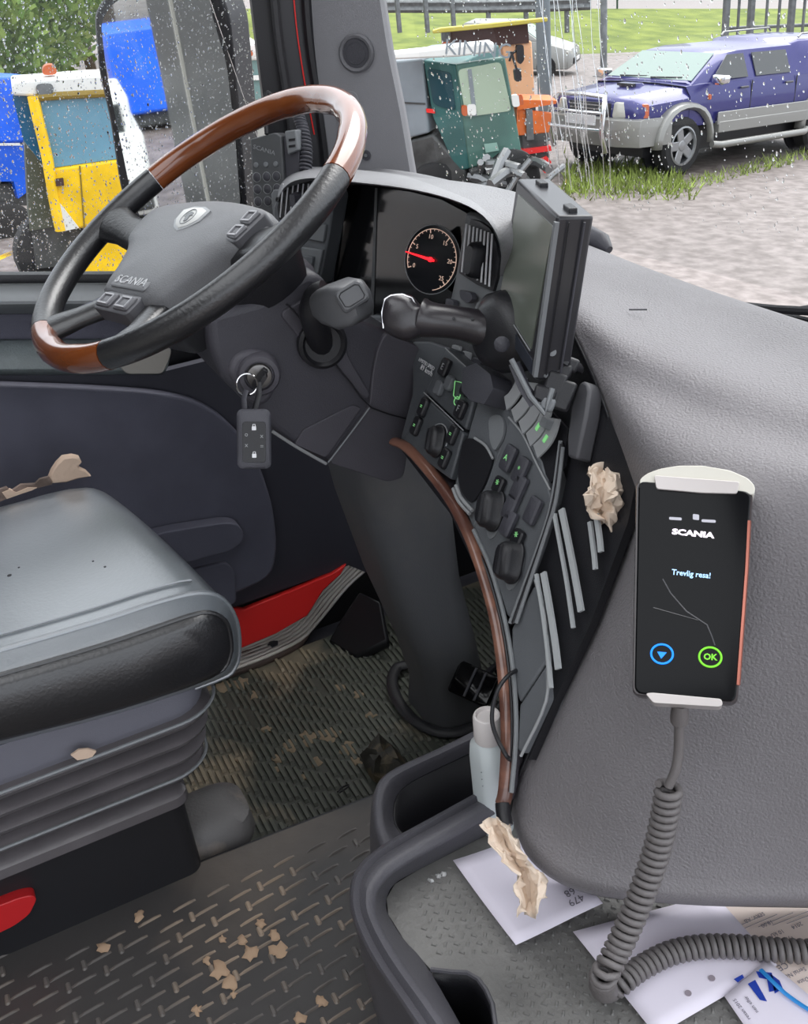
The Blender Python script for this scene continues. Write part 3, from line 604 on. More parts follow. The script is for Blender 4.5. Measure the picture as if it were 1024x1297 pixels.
for x, y, r in ((133, 718, .0016), (118, 711, .0014), (12, 729, .0028), (24, 719, .0014)):
    hit = cush_bvh.ray_cast(CAM, ray(x, y).normalized())[0]
    if hit: MB().lathe([(r, -.004), (r, .0006), (0, .0007)], Matrix.Translation(hit), 10).build('worn_hole', M_black, st)
M_skirt = mat('skirt_grey', (112, 112, 122), .55, bump=(600, .2))
rr3([(-1.225, -.16, .52, .215, .3, .05), (-1.225, -.16, .55, .222, .31, .05), (-1.225, -.16, .60, .226, .315, .06)]).build('seat_skirt', M_skirt, st)
M_bel = mat('bellows_rubber', (96, 92, 95), .3, bump=(90, .3), var=(8, .15))
secs = []
for k in range(4):
    z = .432+k*.029; q = .014*(k/3)
    for dz, o2 in ((0, 0), (.006, .016), (.012, .026), (.018, .028), (.023, .02), (.027, .003)): secs.append((-1.235, -.165, z+dz, .2+q+o2, .27+q*1.5+o2, .05))
rr3(secs, None, 8).build('bellows', M_bel, st, smooth=70)
for z, q in ((.452, .0295), (.548, .05)):
    b = MB(); b.rrects([(-1.235, -.165, z, .2+q, .27+q*1.1, .055)], None, 8, cap=False); MB().tube(b.v, .0022, n=6, loop=True).build('bellows_bead', M_grey, st)
rr3([(-1.235, -.17, .005, .2, .26, .02), (-1.235, -.17, .405, .2, .26, .02)]).build('seat_base', M_black, st)
rr3([(-1.235, -.17, .396, .21, .255, .02), (-1.235, -.17, .404, .226, .265, .02), (-1.235, -.17, .418, .226, .265, .02), (-1.235, -.17, .43, .21, .255, .02)]).build('base_lip', M_bel, st)
slab('worn_foam_spot', [(90, 957), (100, 950), (112, 949), (122, 952), (116, 960), (98, 963)], plane((-.985, 0, 0), (1, 0, 0)), .003, mat('seat_foam', (205, 180, 160), .9, bump=(80, .8)), st)
# lever paddle (grey rounded block in front of the base)
b = MB(); c = Q(262, 1030, 'x', -1.08); c = V(-1.12, c.y, 0)
b.rrects([(c.x, c.y-.01, .2, .05, .055, .03), (c.x, c.y, .24, .055, .065, .035), (c.x, c.y, .27, .05, .062, .035), (c.x, c.y, .285, .035, .045, .03), (c.x, c.y, .29, .015, .02, .012)], n=5)
b.box((c.x, c.y-.05, .22), (.06, .1, .03)); b.build('lever_cover', mat('dusty_grey_plastic', (98, 96, 96), .5, bump=(200, .5), var=(14, .15), c2=(150, 138, 128), ramp=(.55, .75)), st)
slab('red_handle', [(-60, 1166), (0, 1147), (26, 1137), (42, 1134), (47, 1139), (38, 1158), (20, 1172), (0, 1182), (-60, 1206)], plane((-1.02, 0, 0), (1, 0, 0)), .02, mat('red_plastic', (190, 34, 38), .35), st, r=.006, bevel=.004, seg=3)
# torn cover and foam at the far edge
rg = random.Random(4)
M_foam = mat('seat_foam', (205, 180, 160), .9, bump=(80, .8))
pl = plane(V(-1.50, .05, .68), (1, 0, 0))
slab('torn_foam', [(62, 607), (66, 597), (72, 588), (80, 580), (92, 578), (101, 580), (104, 586), (100, 590), (103, 595), (110, 598), (116, 604), (100, 607), (84, 612), (66, 613)], pl, .012, M_foam, st, inset=.003)
for k, o2 in enumerate(([(-10, 622), (8, 616), (14, 621), (26, 613), (44, 612), (50, 606), (62, 603), (66, 612), (40, 619), (20, 625), (0, 634), (-10, 636)],)):
    slab('torn_cover', o2, pl, .006, mat('torn_leather', (116, 100, 92), .8, bump=(90, 1), var=(30, .4)), st, lift=.004)
slab('torn_foam', [(2, 622), (12, 618), (20, 622), (34, 616), (46, 616), (40, 619), (22, 625), (8, 630)], pl, .006, M_foam, st, lift=.006)

# ---------------- door, side window, pillar ----------------
M_door = mat('door_fabric_plastic', (92, 92, 106), .65, bump=(700, .5), var=(6, .12))
def drow(y0, y1, x, n=7, xa=-260, xb=330): return [Q(xa+(xb-xa)*k/n, y0+(y1-y0)*k/n, 'x', x) for k in range(n+1)]
dr = thing('driver_door_trim', 'driver door inner trim, dark with grey belt ledge under the wet window', 'door trim', V(-1.75, .2, .1))
MB().patch([drow(346, 342, -1.77), drow(350, 346, -1.745), drow(361, 357, -1.745)], 1, 2).build('window_seal', M_rub, dr, solid=.01)
MB().patch([drow(361, 357, -1.755), drow(366, 362, -1.735), drow(376, 371, -1.70), drow(384, 379, -1.68), drow(391, 386, -1.685), drow(396, 390, -1.71), drow(402, 396, -1.735)], 1, 2).build('belt_ledge', M_grey, dr, solid=.012)
MB().patch([drow(396, 392, -1.74), drow(415, 412, -1.745), drow(434, 430, -1.745)], 1, 2).build('upper_panel', M_door, dr, solid=.012)
M_arm = mat('armrest_grey', (104, 112, 114), .55, bump=(300, .6), var=(20, .15))
MB().patch([drow(430, 428, -1.735, xb=216), drow(440, 440, -1.70, xb=217), drow(460, 460, -1.675, xb=214), drow(470, 470, -1.67, xb=210), drow(476, 475, -1.69, xb=206)], 1, 3).build('armrest', M_arm, dr, solid=.014)
slab('armrest_tip', [(150, 462), (190, 448), (214, 438), (218, 446), (212, 462), (206, 474), (160, 474)], plane((-1.668, 0, 0), (1, 0, 0)), .02, mat('armrest_tip_grey', (150, 146, 140), .5), dr, r=.008, bevel=.003)
slab('speaker_line', [(96, 432), (97, 458), (98.5, 458), (97.5, 432)], plane((-1.735, 0, 0), (1, 0, 0)), .004, M_black, dr)
slab('back_panel', [(-260, 470), (210, 470), (330, 440), (420, 470), (500, 640), (500, 740), (442, 716), (300, 768), (-260, 980)], plane((-1.765, 0, 0), (1, 0, 0)), .02, mat('door_dark', (60, 60, 70), .6, bump=(700, .3)), dr)
slab('lower_panel', [(-260, 480), (20, 489), (110, 492), (190, 497), (240, 505), (275, 522), (305, 550), (330, 590), (346, 640), (352, 690), (346, 730), (300, 752), (200, 790), (-260, 960)], plane((-1.735, 0, 0), (1, 0, 0)), .03, M_door, dr, r=.03, bevel=.008, seg=3)
slab('pocket_ledge', [(150, 688), (220, 672), (286, 662), (302, 664), (310, 676), (306, 690), (290, 699), (240, 712), (150, 740)], plane((-1.70, 0, 0), (1, 0, 0)), .03, M_door, dr, r=.012, bevel=.006, seg=3)
slab('kick_panel', [(150, 745), (270, 716), (286, 712), (298, 722), (300, 765), (150, 800)], plane((-1.725, 0, 0), (1, 0, 0)), .03, M_door, dr, r=.012, bevel=.005)
# red painted sill and ribbed step
RS = plane((-1.74, .3, .1), (1, 0, .25))
sl_ = thing('red_door_sill', 'red painted body sill between door trim and ribbed aluminium strip', 'sill', Q(380, 770, 'x', -1.74))
slab('painted_panel', [(240, 790), (296, 770), (310, 772), (370, 748), (420, 727), (440, 714), (432, 728), (410, 748), (390, 780), (350, 803), (300, 824), (240, 845)], RS, .02, M_red, sl_, bevel=.003)
sp = thing('step_strip', 'ribbed aluminium strip along the door sill beside the ribbed mat', 'strip', Q(350, 830, 'z', .02))
def szp(x, y):
    p = QP(x, y, SZ); return p if p.x > -1.775 else Q(x, y, 'x', -1.775)
o_ = [(462, 724), (440, 744), (420, 768), (402, 790), (380, 812), (340, 832), (290, 851), (240, 869), (150, 902)]
i_ = [(438, 716), (420, 736), (400, 756), (384, 778), (362, 797), (325, 815), (280, 832), (240, 846), (150, 878)]
SZ = plane((0, 0, .025), (0, 0, 1))
def mixr(k): return crom([szp(a[0]*(1-k)+b_[0]*k, a[1]*(1-k)+b_[1]*k) for a, b_ in zip(o_, i_)], 3)
MB().rings([mixr(k/2) for k in range(3)], closed=False, cap=False).build('strip_base', mat('strip_brown_grey', (120, 104, 100), .5), sp, solid=.02)
for k in (.0, .22, .42, .62, .82, 1.0): MB().tube([p+V(0, 0, .003) for p in mixr(k)], .0042, n=8).build('rib', M_alu, sp)
c = QP(346, 817, SZ); MB().lathe([(.012, 0), (.012, .006), (.006, .008)], Matrix.Translation(c), 12).build('screw', M_dark, sp)
struct(MB().box((-1.825, .62, .3), (.03, .80, .84)).build('trim_1', M_black))
# side window glass with rain
M_glass = bpy.data.materials.new('window_glass'); M_glass.use_nodes = True
n = M_glass.node_tree; n.nodes.remove(n.nodes['Principled BSDF']); out = n.nodes['Material Output']
tr = n.nodes.new('ShaderNodeBsdfTransparent'); gl = n.nodes.new('ShaderNodeBsdfGlossy'); gl.inputs['Roughness'].default_value = .02; fr = n.nodes.new('ShaderNodeFresnel'); fr.inputs[0].default_value = 1.3; mx = n.nodes.new('ShaderNodeMixShader')
n.links.new(fr.outputs[0], mx.inputs[0]); n.links.new(tr.outputs[0], mx.inputs[1]); n.links.new(gl.outputs[0], mx.inputs[2]); n.links.new(mx.outputs[0], out.inputs[0]); tr.inputs[0].default_value = (.97, .98, .98, 1)
M_drop = mat('rain_water', (245, 248, 250), .05, trans=1.0); M_drop.node_tree.nodes['Principled BSDF'].inputs['IOR'].default_value = 1.33
WX = -1.79
b = MB(); p = [Q(-260, 352, 'x', WX), Q(330, 347, 'x', WX), Q(350, 240, 'x', WX), V(WX, .46, 1.62), V(WX, -.75, 1.62)]
b.prism(p, V(1, 0, 0), .004); struct(b.build('window_1', M_glass))
def drops(name, gen, n, seed, label):
    rg = random.Random(seed); vs = []; fs = []
    for k in range(n):
        c, nn, r, el = gen(rg)
        if c is None: continue
        t1 = nn.orthogonal().normalized(); t2 = nn.cross(t1)
        dz = (V(0, 0, 1)-nn*nn.z).normalized(); dxv = dz.cross(nn)
        i = len(vs); m = 7
        for q, h in ((1, 0), (.72, .38)):
            for j in range(m):
                a = 6.283*j/m; vs.append(c+dxv*(r*q*math.cos(a)*(1+.25*math.sin(a*2+k)))+dz*(r*el*q*math.sin(a))+nn*(r*h))
        vs.append(c+nn*(r*.5)); tip = len(vs)-1
        for j in range(m):
            fs.append((i+j, i+(j+1) % m, i+m+(j+1) % m, i+m+j)); fs.append((i+m+j, i+m+(j+1) % m, tip))
        fs.append(tuple(i+m-1-j for j in range(m)))
    b = MB(); b.v = vs; b.f = fs
    return tag(b.build(name, M_drop, None, smooth=60), label, 'raindrops', kind='stuff')
def g1(rg):
    c = V(WX-.006, rg.uniform(-.12, .62), rg.uniform(.84, 1.34)); r = .0004+.0012*rg.random()**3
    return c, V(-1, 0, 0), r, 1+rg.random()*1.2
drops('side_window_raindrops', g1, 11000, 11, 'raindrops covering the outside of the driver door window')
# windscreen
def wsp(s, z):
    """s runs from the driver pillar to the passenger side"""
    x = -1.68+s*1.9; y = .86+.17*math.sin(min(1, max(0, s))*math.pi)**.7+(-.10)*(z-.95)
    return V(x, y, z)
b = MB(); ss = [k/16 for k in range(17)]
b.rings([[wsp(s, z) for s in ss] for z in (.86, 1.3, 1.75)], closed=False, cap=False); struct(b.build('window_2', M_glass))
def g2(rg):
    s = rg.random()**1.0*.62; z = rg.uniform(.93, 1.42); c = wsp(s, z); n_ = (wsp(s+.01, z)-wsp(s-.01, z)).cross(V(0, -.1, 1)).normalized()
    n_ = -n_ if n_.y < 0 else n_
    big = rg.random(); left = s < .26
    if not left and rg.random() < .35: return None, None, 0, 0
    r = .0006+.0014*rg.random()**3; el = 1+rg.random()*1.0
    return c+n_*.003, n_, r, el
drops('windscreen_raindrops', g2, 3600, 12, 'raindrops on the outside of the windscreen')
# runs of water down the windscreen
b = MB(); rg = random.Random(21)
for k in range(15):
    s = .118+rg.random()*.07; z0 = 1.25+.2*rg.random() if k % 3 else 1.12; z1 = .93+rg.random()*.08; pts = []
    for j in range(16):
        z = z0+(z1-z0)*j/15; pts.append(wsp(s, z)+V(rg.gauss(0, .0012)+.003*math.sin(z*30+k), .004, 0))
    b.tube(pts, [.0005+.0005*rg.random() for _ in pts], n=6)
tag(b.build('windscreen_water_runs', M_drop), 'runs of rainwater down the windscreen in front of the lamp post', 'raindrops', kind='stuff')

# door frame seals and A pillar
DF = plane((-1.735, .5, 1.1), (1, -.25, 0))
df = thing('door_frame', 'black rubber edged door frame with a thin red line by the pillar', 'door frame', Q(350, 240, 'x', -1.72))
slab('outer_frame', [(312, -60), (344, -60), (352, 60), (384, 250), (356, 300), (344, 200), (330, 90)], DF, .04, M_black, df, lift=-.01)
slab('inner_frame', [(338, -60), (392, -60), (402, 80), (430, 260), (360, 300), (366, 150), (350, 50)], DF, .03, mat('frame_grey', (46, 46, 50), .4), df, bevel=.003)
ptube('rubber_seal', [(343, -60), (352, 40), (364, 120), (380, 230)], DF, .008, M_rub, df, lift=.004)
ptube('rubber_seal', [(384, -60), (392, 50), (404, 130), (418, 240)], DF, .009, M_black, df, lift=.006)
ptube('red_line', [(368, -60), (375, 30), (386, 105), (398, 170)], DF, .0012, M_red, df, lift=.003)
PP = plane((-1.69, .64, 1.1), (.75, -.66, .05))
ap = thing('pillar_trim', 'grey windscreen pillar cover with round speaker grille', 'pillar', QP(460, 230, PP))
M_pil = mat('pillar_grey', (132, 132, 136), .6, bump=(900, .3))
pr = []
for off in ((0, 0), (1, 0)): pass
Lp = [(380, -60), (389, 40), (398, 110), (408, 180), (416, 260)]; Rp = [(474, -60), (492, 60), (508, 140), (522, 222), (530, 262)]
def prow(k, lift): return [QP(a[0]*(1-k)+c[0]*k, a[1]*(1-k)+c[1]*k, PP)+PP[1]*lift for a, c in zip(Lp, Rp)]
MB().patch([prow(0, -.03), prow(.04, -.006), prow(.12, .0), prow(.5, .004), prow(.93, 0), prow(.985, -.004), prow(1.0, -.03)], 3, 2).build('pillar_cover', M_pil, ap, solid=.004)
Mx = pframe(453, 67, PP); Mx = Matrix.Translation(PP[1]*.004) @ Mx
MB().lathe([(.029, -.002), (.029, .004), (.026, .007), (.0225, .006), (.021, .003)], Mx, 32, cap=False).build('speaker_ring', mat('speaker_ring_grey', (100, 100, 104), .45), ap)
sg = MB().lathe([(.0215, .0), (.0215, .004), (.012, .0052), (0, .0055)], Mx, 32); sg.build('speaker_grille', mat('speaker_mesh', (82, 82, 88), .8, bump=(1500, 1)), ap)
MB().tube([Mx @ V(.016*math.cos(a), .016*math.sin(a), .005) for a in np.linspace(0, 6.283, 33)[:-1]], .0006, n=5, loop=True).build('grille_ring', M_dark, ap)
Mx = Matrix.Translation(PP[1]*.004) @ pframe(465, 196, PP)
MB().lathe([(.008, 0), (.008, .003), (.005, .003), (.005, .0015), (0, .0015)], Mx, 18).build('screw', M_dark, ap); MB().lathe([(.003, .001), (.003, .0035), (0, .0036)], Mx, 6).build('screw', M_grey, ap)
slab('access_cover', [(424, 120), (446, 114), (454, 118), (458, 140), (452, 160), (430, 164)], PP, .004, M_pil, ap, lift=.0055, r=.006, bevel=.001)

# ---------------- door mirror ----------------
MC = Q(205, 130, 'x', -2.12)
Mn = V(.648, -.762, .0).normalized()
MP = plane(MC, Mn)
mm = thing('door_mirror', 'large black framed exterior mirror reflecting the yard behind', 'mirror', QP(230, 270, MP))
mo = [(118, 20), (124, 6), (140, -14), (180, -40), (260, -60), (290, 20), (300, 120), (312, 270), (250, 330), (180, 300), (158, 262), (150, 230), (138, 150), (124, 90)]
slab('mirror_housing', mo, MP, .07, M_black, mm, r=.02, bevel=.006, lift=.0)
mg = [(129, 30), (140, 8), (160, -6), (200, -28), (262, -40), (270, 20), (288, 80), (298, 160), (306, 262), (248, 318), (186, 290), (168, 250), (150, 160), (136, 90)]
slab('mirror_glass', mg, MP, .004, mat('mirror_silver', (235, 238, 238), .02, metal=1), mm, r=.015, lift=.003)
# outside of the cab behind the door and yard objects the mirror shows
struct(MB().box((-1.86, -1.28, .6), (.06, 2.46, 3.6)).build('wall_left', mat('cab_outer_dark', (34, 42, 46), .4, spec=.3)))

# roof and back wall of the cab (above and behind the view) keep the sky off the interior
M_head = mat('headliner', (150, 148, 142), .9)
struct(MB().box((-1.65, -.35, 1.86), (.45, 1.9, .05)).box((.4, -.35, 1.86), (.6, 1.9, .05)).box((-.66, -1.0, 1.86), (1.52, .6, .05)).box((-.66, .4, 1.86), (1.52, .4, .05)).build('ceiling', M_head))
struct(MB().box((-.6, -1.32, .85), (2.6, .05, 2.0)).build('wall_back', M_head))
# ---------------- steering wheel ----------------
M_wood = mat('varnished_wood', (106, 50, 20), .22, var=(7, .3), c2=(132, 72, 34), stretch=(1, 1, 9), coat=1, spec=.5, ramp=(.35, .7))
WC = V(-1.235, .297, 1.059); WN = V(.022, -.472, .8813).normalized()
wx0 = (V(1, 0, 0)-WN*WN.x).normalized(); wy0 = WN.cross(wx0); RA = math.radians(15)
wx = wx0*math.cos(RA)+wy0*math.sin(RA); wy = wy0*math.cos(RA)-wx0*math.sin(RA)
WM = Matrix(((wx.x, wy.x, WN.x, WC.x), (wx.y, wy.y, WN.y, WC.y), (wx.z, wy.z, WN.z, WC.z), (0, 0, 0, 1)))
sw = thing('steering_wheel', 'large truck steering wheel with wood and black leather rim', 'steering wheel', M=WM)
R_ = .2255
def arc(a0, a1, r=.0165, n=40, ripple=0):
    rs = []
    for k in range(n+1):
        a = math.radians(a0+(a1-a0)*k/n); c = V(R_*math.cos(a), R_*math.sin(a), 0); e = V(math.cos(a), math.sin(a), 0); rr = r
        ring = []
        for j in range(16):
            t = 6.283*j/16; q = rr
            if ripple and math.cos(t) < -.1: q = rr*(1-.10*abs(math.sin(math.radians((a0+(a1-a0)*k/n)*9)))*(-math.cos(t)))
            ring.append(WM @ (c+e*(q*math.cos(t))+V(0, 0, 1)*(q*1.05*math.sin(t))))
        rs.append(ring)
    return MB().rings(rs)
arc(21, 160, ripple=1, n=110).build('wood_grip', M_wood, sw, smooth=60); arc(-116, -66, ripple=1, n=50).build('wood_grip', M_wood, sw, smooth=60)
arc(160.3, 243.7, .0162).build('leather_grip', M_leather, sw); arc(-65.7, 20.7, .0162).build('leather_grip', M_leather, sw)
def wv(x, y, z): return WM @ V(x, y, z)
# spokes
def spoke(pts, w, h):
    rs = []
    for (x, y, z), (ww, hh), (dx, dy) in zip(pts, zip(w, h), [(pts[min(i+1, len(pts)-1)][0]-pts[max(i-1, 0)][0], pts[min(i+1, len(pts)-1)][1]-pts[max(i-1, 0)][1]) for i in range(len(pts))]):
        l = math.hypot(dx, dy); nx, ny = -dy/l, dx/l
        rs.append([wv(x+nx*ww*math.cos(t), y+ny*ww*math.cos(t), z+hh*math.sin(t)) for t in [6.283*j/14 for j in range(14)]])
    return MB().rings(rs)
for s in (-1, 1):
    spoke([(s*.222, -.01, 0), (s*.205, -.012, -.003), (s*.175, -.014, -.01), (s*.14, -.014, -.018), (s*.09, -.014, -.024)], [.036, .03, .024, .028, .03], [.014, .013, .011, .012, .012]).build('spoke', M_leather, sw, smooth=60)
    spoke([(s*.1, -.2, 0), (s*.094, -.187, -.004), (s*.08, -.16, -.012), (s*.06, -.13, -.02), (s*.045, -.1, -.024)], [.03, .025, .019, .02, .022], [.014, .013, .011, .012, .012]).build('spoke', M_leather, sw, smooth=60)
# hub pad
HO = [(-.148, .022), (-.10, .036), (0, .044), (.10, .036), (.142, .022), (.14, -.022), (.112, -.05), (.088, -.085), (.07, -.122), (.03, -.128), (-.03, -.128), (-.07, -.122), (-.088, -.085), (-.112, -.05), (-.144, -.026)]
def hubring(sc_, z, dy=0): return [wv(x*sc_, (y+.04)*sc_-.04+dy, z) for x, y in [(p.x, p.y) for p in crl([V(a, b2, 0) for a, b2 in HO], 3)]]
M_hub = mat('hub_grey', (104, 105, 108), .42, bump=(700, .35))
MB().rings([hubring(1.02, -.05), hubring(1.02, -.030), hubring(1.0, -.010), hubring(.97, -.004), hubring(.9, .0), hubring(.7, .004), hubring(.3, .006)]).build('hub_pad', M_hub, sw, smooth=50)
MB().rings([hubring(.95, -.09), hubring(1.06, -.05), hubring(1.08, -.034), hubring(1.0, -.03)]).build('hub_back', M_black, sw)
def wplate(cx, cy, z, hx, hy, r, th, rot=0, M=WM): return MB().rrects([(0, 0, z-th, hx, hy, r), (0, 0, z-.001, hx, hy, r), (0, 0, z, hx-.0012, hy-.0012, max(.0005, r-.001))], WM @ Matrix.Translation((cx, cy, 0)) @ Matrix.Rotation(rot, 4, 'Z'))
# emblem: shield shaped badge
em = [(-.03, .012), (-.012, .017), (.012, .017), (.03, .012), (.028, -.004), (.016, -.014), (0, -.02), (-.016, -.014), (-.028, -.004)]
em = [(x*1.12, y*1.15) for x, y in em]
MB().rings([[wv(x*k, y*k-.012+.012, z) for x, y in em] for k, z in ((1, -.001), (1, .0062), (.9, .007))]).build('emblem_shield', mat('emblem_grey', (150, 152, 154), .4, metal=.3), sw)
MB().rings([[wv(x*k, y*k, z) for x, y in em] for k, z in ((.84, .003), (.84, .0074), (.8, .008))]).build('emblem_face', mat('emblem_pale', (205, 206, 204), .45), sw)
MB().tube([WM @ V(.0125*math.cos(a), .0125*math.sin(a), .0083) for a in np.linspace(0, 6.283, 33)[:-1]], .0006, n=5, loop=True).build('emblem_ring', M_grey, sw)
gp_ = []
MB().prism([wv(x*1.1, y*1.1, .0092) for x, y in ((-.006, .004), (-.002, .007), (.005, .006), (.007, .002), (.003, .001), (.005, -.006), (0, -.008), (-.003, -.002), (-.007, -.001))], WN, .001).build('emblem_bird', M_grey, sw)
# text strip and button clusters
wplate(0, -.104, .0035, .046, .0125, .005, .006).build('name_strip', mat('hub_strip_grey', (118, 119, 122), .45), sw)
text('SCANIA', WM @ Matrix.Translation((0, -.106, .0038)), .017, mat('embossed_grey', (170, 171, 174), .4), sw, .0007, sx=1.35)
M_btnf = mat('button_frame_grey', (88, 88, 92), .4)
wplate(0, -.136, -.001, .047, .0145, .007, .02).build('button_frame', M_btnf, sw)
M_btn = mat('wheel_button_grey', (150, 150, 154), .4)
for s in (-1, 1):
    bt_ = wplate(s*.024, -.136, .002, .019, .0105, .004, .006).build('wheel_button', M_btnf, sw)
    q = MB()
    for cx_, cy_, hx, hy in ((-.0, .007, .013, .0012), (0, -.007, .013, .0012), (-.012, 0, .0012, .007), (.012, 0, .0012, .007)): q.box((s*.024+cx_, -.136+cy_, .0028), (hx*2, hy*2, .0016), WM)
    q.build('button_ridge', M_btn, bt_)
for s in (1,):
    wplate(.126, -.002, .002, .017, .025, .007, .02, rot=-.15).build('button_frame', M_btnf, sw)
    for dy in (.011, -.012):
        bt_ = wplate(.126, -.002+dy, .005, .0125, .010, .003, .006, rot=-.15).build('wheel_button', M_btnf, sw)
        q = MB()
        for cx_, cy_, hx, hy in ((0, .007, .009, .0012), (0, -.007, .009, .0012), (-.0085, 0, .0012, .007), (.0085, 0, .0012, .007)): q.box((.126+cx_, -.002+dy+cy_, .0056), (hx*2, hy*2, .0016), WM)
        q.build('button_ridge', M_btn, bt_)
# ---------------- steering column ----------------
def CM(s): return WM @ Matrix.Identity(4)
X0 = Matrix(((wx0.x, wy0.x, WN.x, WC.x), (wx0.y, wy0.y, WN.y, WC.y), (wx0.z, wy0.z, WN.z, WC.z), (0, 0, 0, 1)))
cs = thing('steering_column', 'dark plastic steering column shroud with ignition lock below the wheel', 'steering column', V(-1.3, .6, 0))
M_col = mat('column_grey', (74, 72, 79), .5, bump=(800, .3), var=(6, .1)); M_col2 = mat('column_dark', (62, 61, 68), .5, bump=(800, .3), var=(6, .1))
MB().rrects([(0, 0, -.05, .07, .06, .05), (0, 0, -.09, .085, .075, .06), (0, 0, -.125, .092, .08, .06), (0.0, 0, -.14, .085, .075, .05)], X0, 8).build('column_collar', M_col, cs, smooth=60)
CX_ = plane((-1.112, 0, 0), (1, 0, 0))
so_ = [(262, 398), (330, 380), (392, 342), (412, 352), (440, 400), (478, 414), (531, 437), (528, 480), (518, 560), (510, 604), (490, 611), (450, 600), (413, 585), (380, 570), (345, 545), (302, 500), (284, 484), (268, 445)]
slab('column_shroud', so_, CX_, .25, M_col2, cs, r=.012, bevel=.012, seg=4)
slab('column_side_cover', [(470, 470), (476, 440), (486, 420), (530, 438), (526, 480), (516, 560), (509, 603), (490, 609), (414, 584), (466, 513)], CX_, .03, M_col, cs, r=.008, lift=.006, bevel=.005, seg=3)
slab('knee_cover', [(384, 543), (446, 512), (457, 516), (412, 579), (372, 562)], CX_, .02, M_col, cs, r=.004, lift=.003, bevel=.003)
slab('lock_boss', [(286, 470), (296, 448), (318, 440), (344, 446), (352, 470), (346, 500), (330, 515), (312, 506)], CX_, .02, M_col, cs, r=.01, lift=.006, bevel=.006, seg=3)
slab('upper_cover', [(352, 396), (396, 372), (410, 372), (436, 410), (440, 450), (470, 500), (462, 506), (414, 452), (380, 430)], CX_, .02, M_col, cs, r=.01, lift=.003, bevel=.004)
ptube('seam_line', [(415, 451), (440, 482), (465, 512), (513, 527)], CX_, .0011, M_black, cs, lift=.0135, k=2)
ptube('seam_line', [(466, 513), (440, 548), (413, 583)], CX_, .0011, M_grey, cs, lift=.0075, k=2)
ptube('seam_line', [(362, 384), (372, 394), (386, 412)], CX_, .0010, M_black, cs, lift=.004, k=2)
ptube('pale_edge', [(344, 545), (375, 565), (412, 586)], CX_, .0020, M_light, cs, lift=.004)
# pedestal
pd = [(-1.35, .56, .70, .10, .09), (-1.35, .56, .55, .095, .075), (-1.365, .585, .38, .09, .065), (-1.39, .63, .2, .08, .06), (-1.41, .655, .08, .075, .06), (-1.415, .655, .01, .08, .065)]
MB().rrects([(x, y, z, hx, hy, .045) for x, y, z, hx, hy in pd], None, 6).build('column_pedestal', mat('pedestal_grey', (96, 97, 100), .6, bump=(500, .4), var=(4, .2), c2=(124, 120, 114), ramp=(.5, .85)), cs, smooth=60)
bt0 = [Q(x, y, 'z', .02) for x, y in ((497, 842), (505, 838), (520, 872), (540, 908), (570, 926), (602, 915), (630, 890), (600, 930), (570, 938), (535, 922), (508, 890))]
MB().tube(crom([Q(x, y, 'z', .025) for x, y in ((516, 842), (503, 846), (497, 862), (503, 885), (520, 908), (545, 924), (575, 928), (610, 915), (640, 890))], 4), .012, n=10, flat=.7).build('floor_boot_rim', M_rub, cs)
# ignition lock with key
LK = QP(324, 471, CX_)+V(.012, 0, 0)
IM = frame(LK, V(1, -.25, .05), V(0, 1, .3)) @ Matrix.Scale(.86, 4)
TK = (LK-CAM).dot(FW)-.03
il = MB().lathe([(.030, -.035), (.030, .0), (.027, .005), (.021, .006), (.020, .001), (.0, .001)], IM, 28).build('lock_ring', M_col, cs)
MB().lathe([(.0175, 0), (.0175, .006), (.0165, .008), (.012, .009), (0, .009)], IM, 28).build('lock_cylinder', mat('lock_metal', (120, 118, 116), .3, metal=.8), il)
MB().box((0, 0, .013), (.030, .007, .012), IM @ Matrix.Rotation(.5, 4, 'Z')).build('lock_slot', M_black, il, bevel=.001)
kf = thing('key_ring', 'ignition key with black remote fob hanging from the lock', 'key', Q(322, 588, 't', TK))
MB().rrects([(0, 0, .012, .013, .0045, .003), (0, 0, .03, .013, .0035, .003), (0, 0, .034, .011, .003, .003)], IM @ Matrix.Rotation(.5, 4, 'Z')).build('key_head', M_black, kf)
kc = Q(313, 487, 't', TK); kd = ray(313, 487).normalized()
e1 = RT; e2 = UP
MB().tube([kc+e1*(.012*math.cos(a))+e2*(.0125*math.sin(a)) for a in np.linspace(0, 6.283, 25)[:-1]], .0011, n=6, loop=True).build('split_ring', M_chrome, kf)
MB().tube([Q(x, y, 't', TK-.005) for x, y in ((312, 494), (309, 505), (310, 520))], .004, n=8, flat=.4).build('strap', M_dark, kf)
MB().tube([Q(x, y, 't', TK) for x, y in ((328, 484), (328, 500), (322, 522))], .0035, n=8, flat=.4).build('strap', M_black, kf)
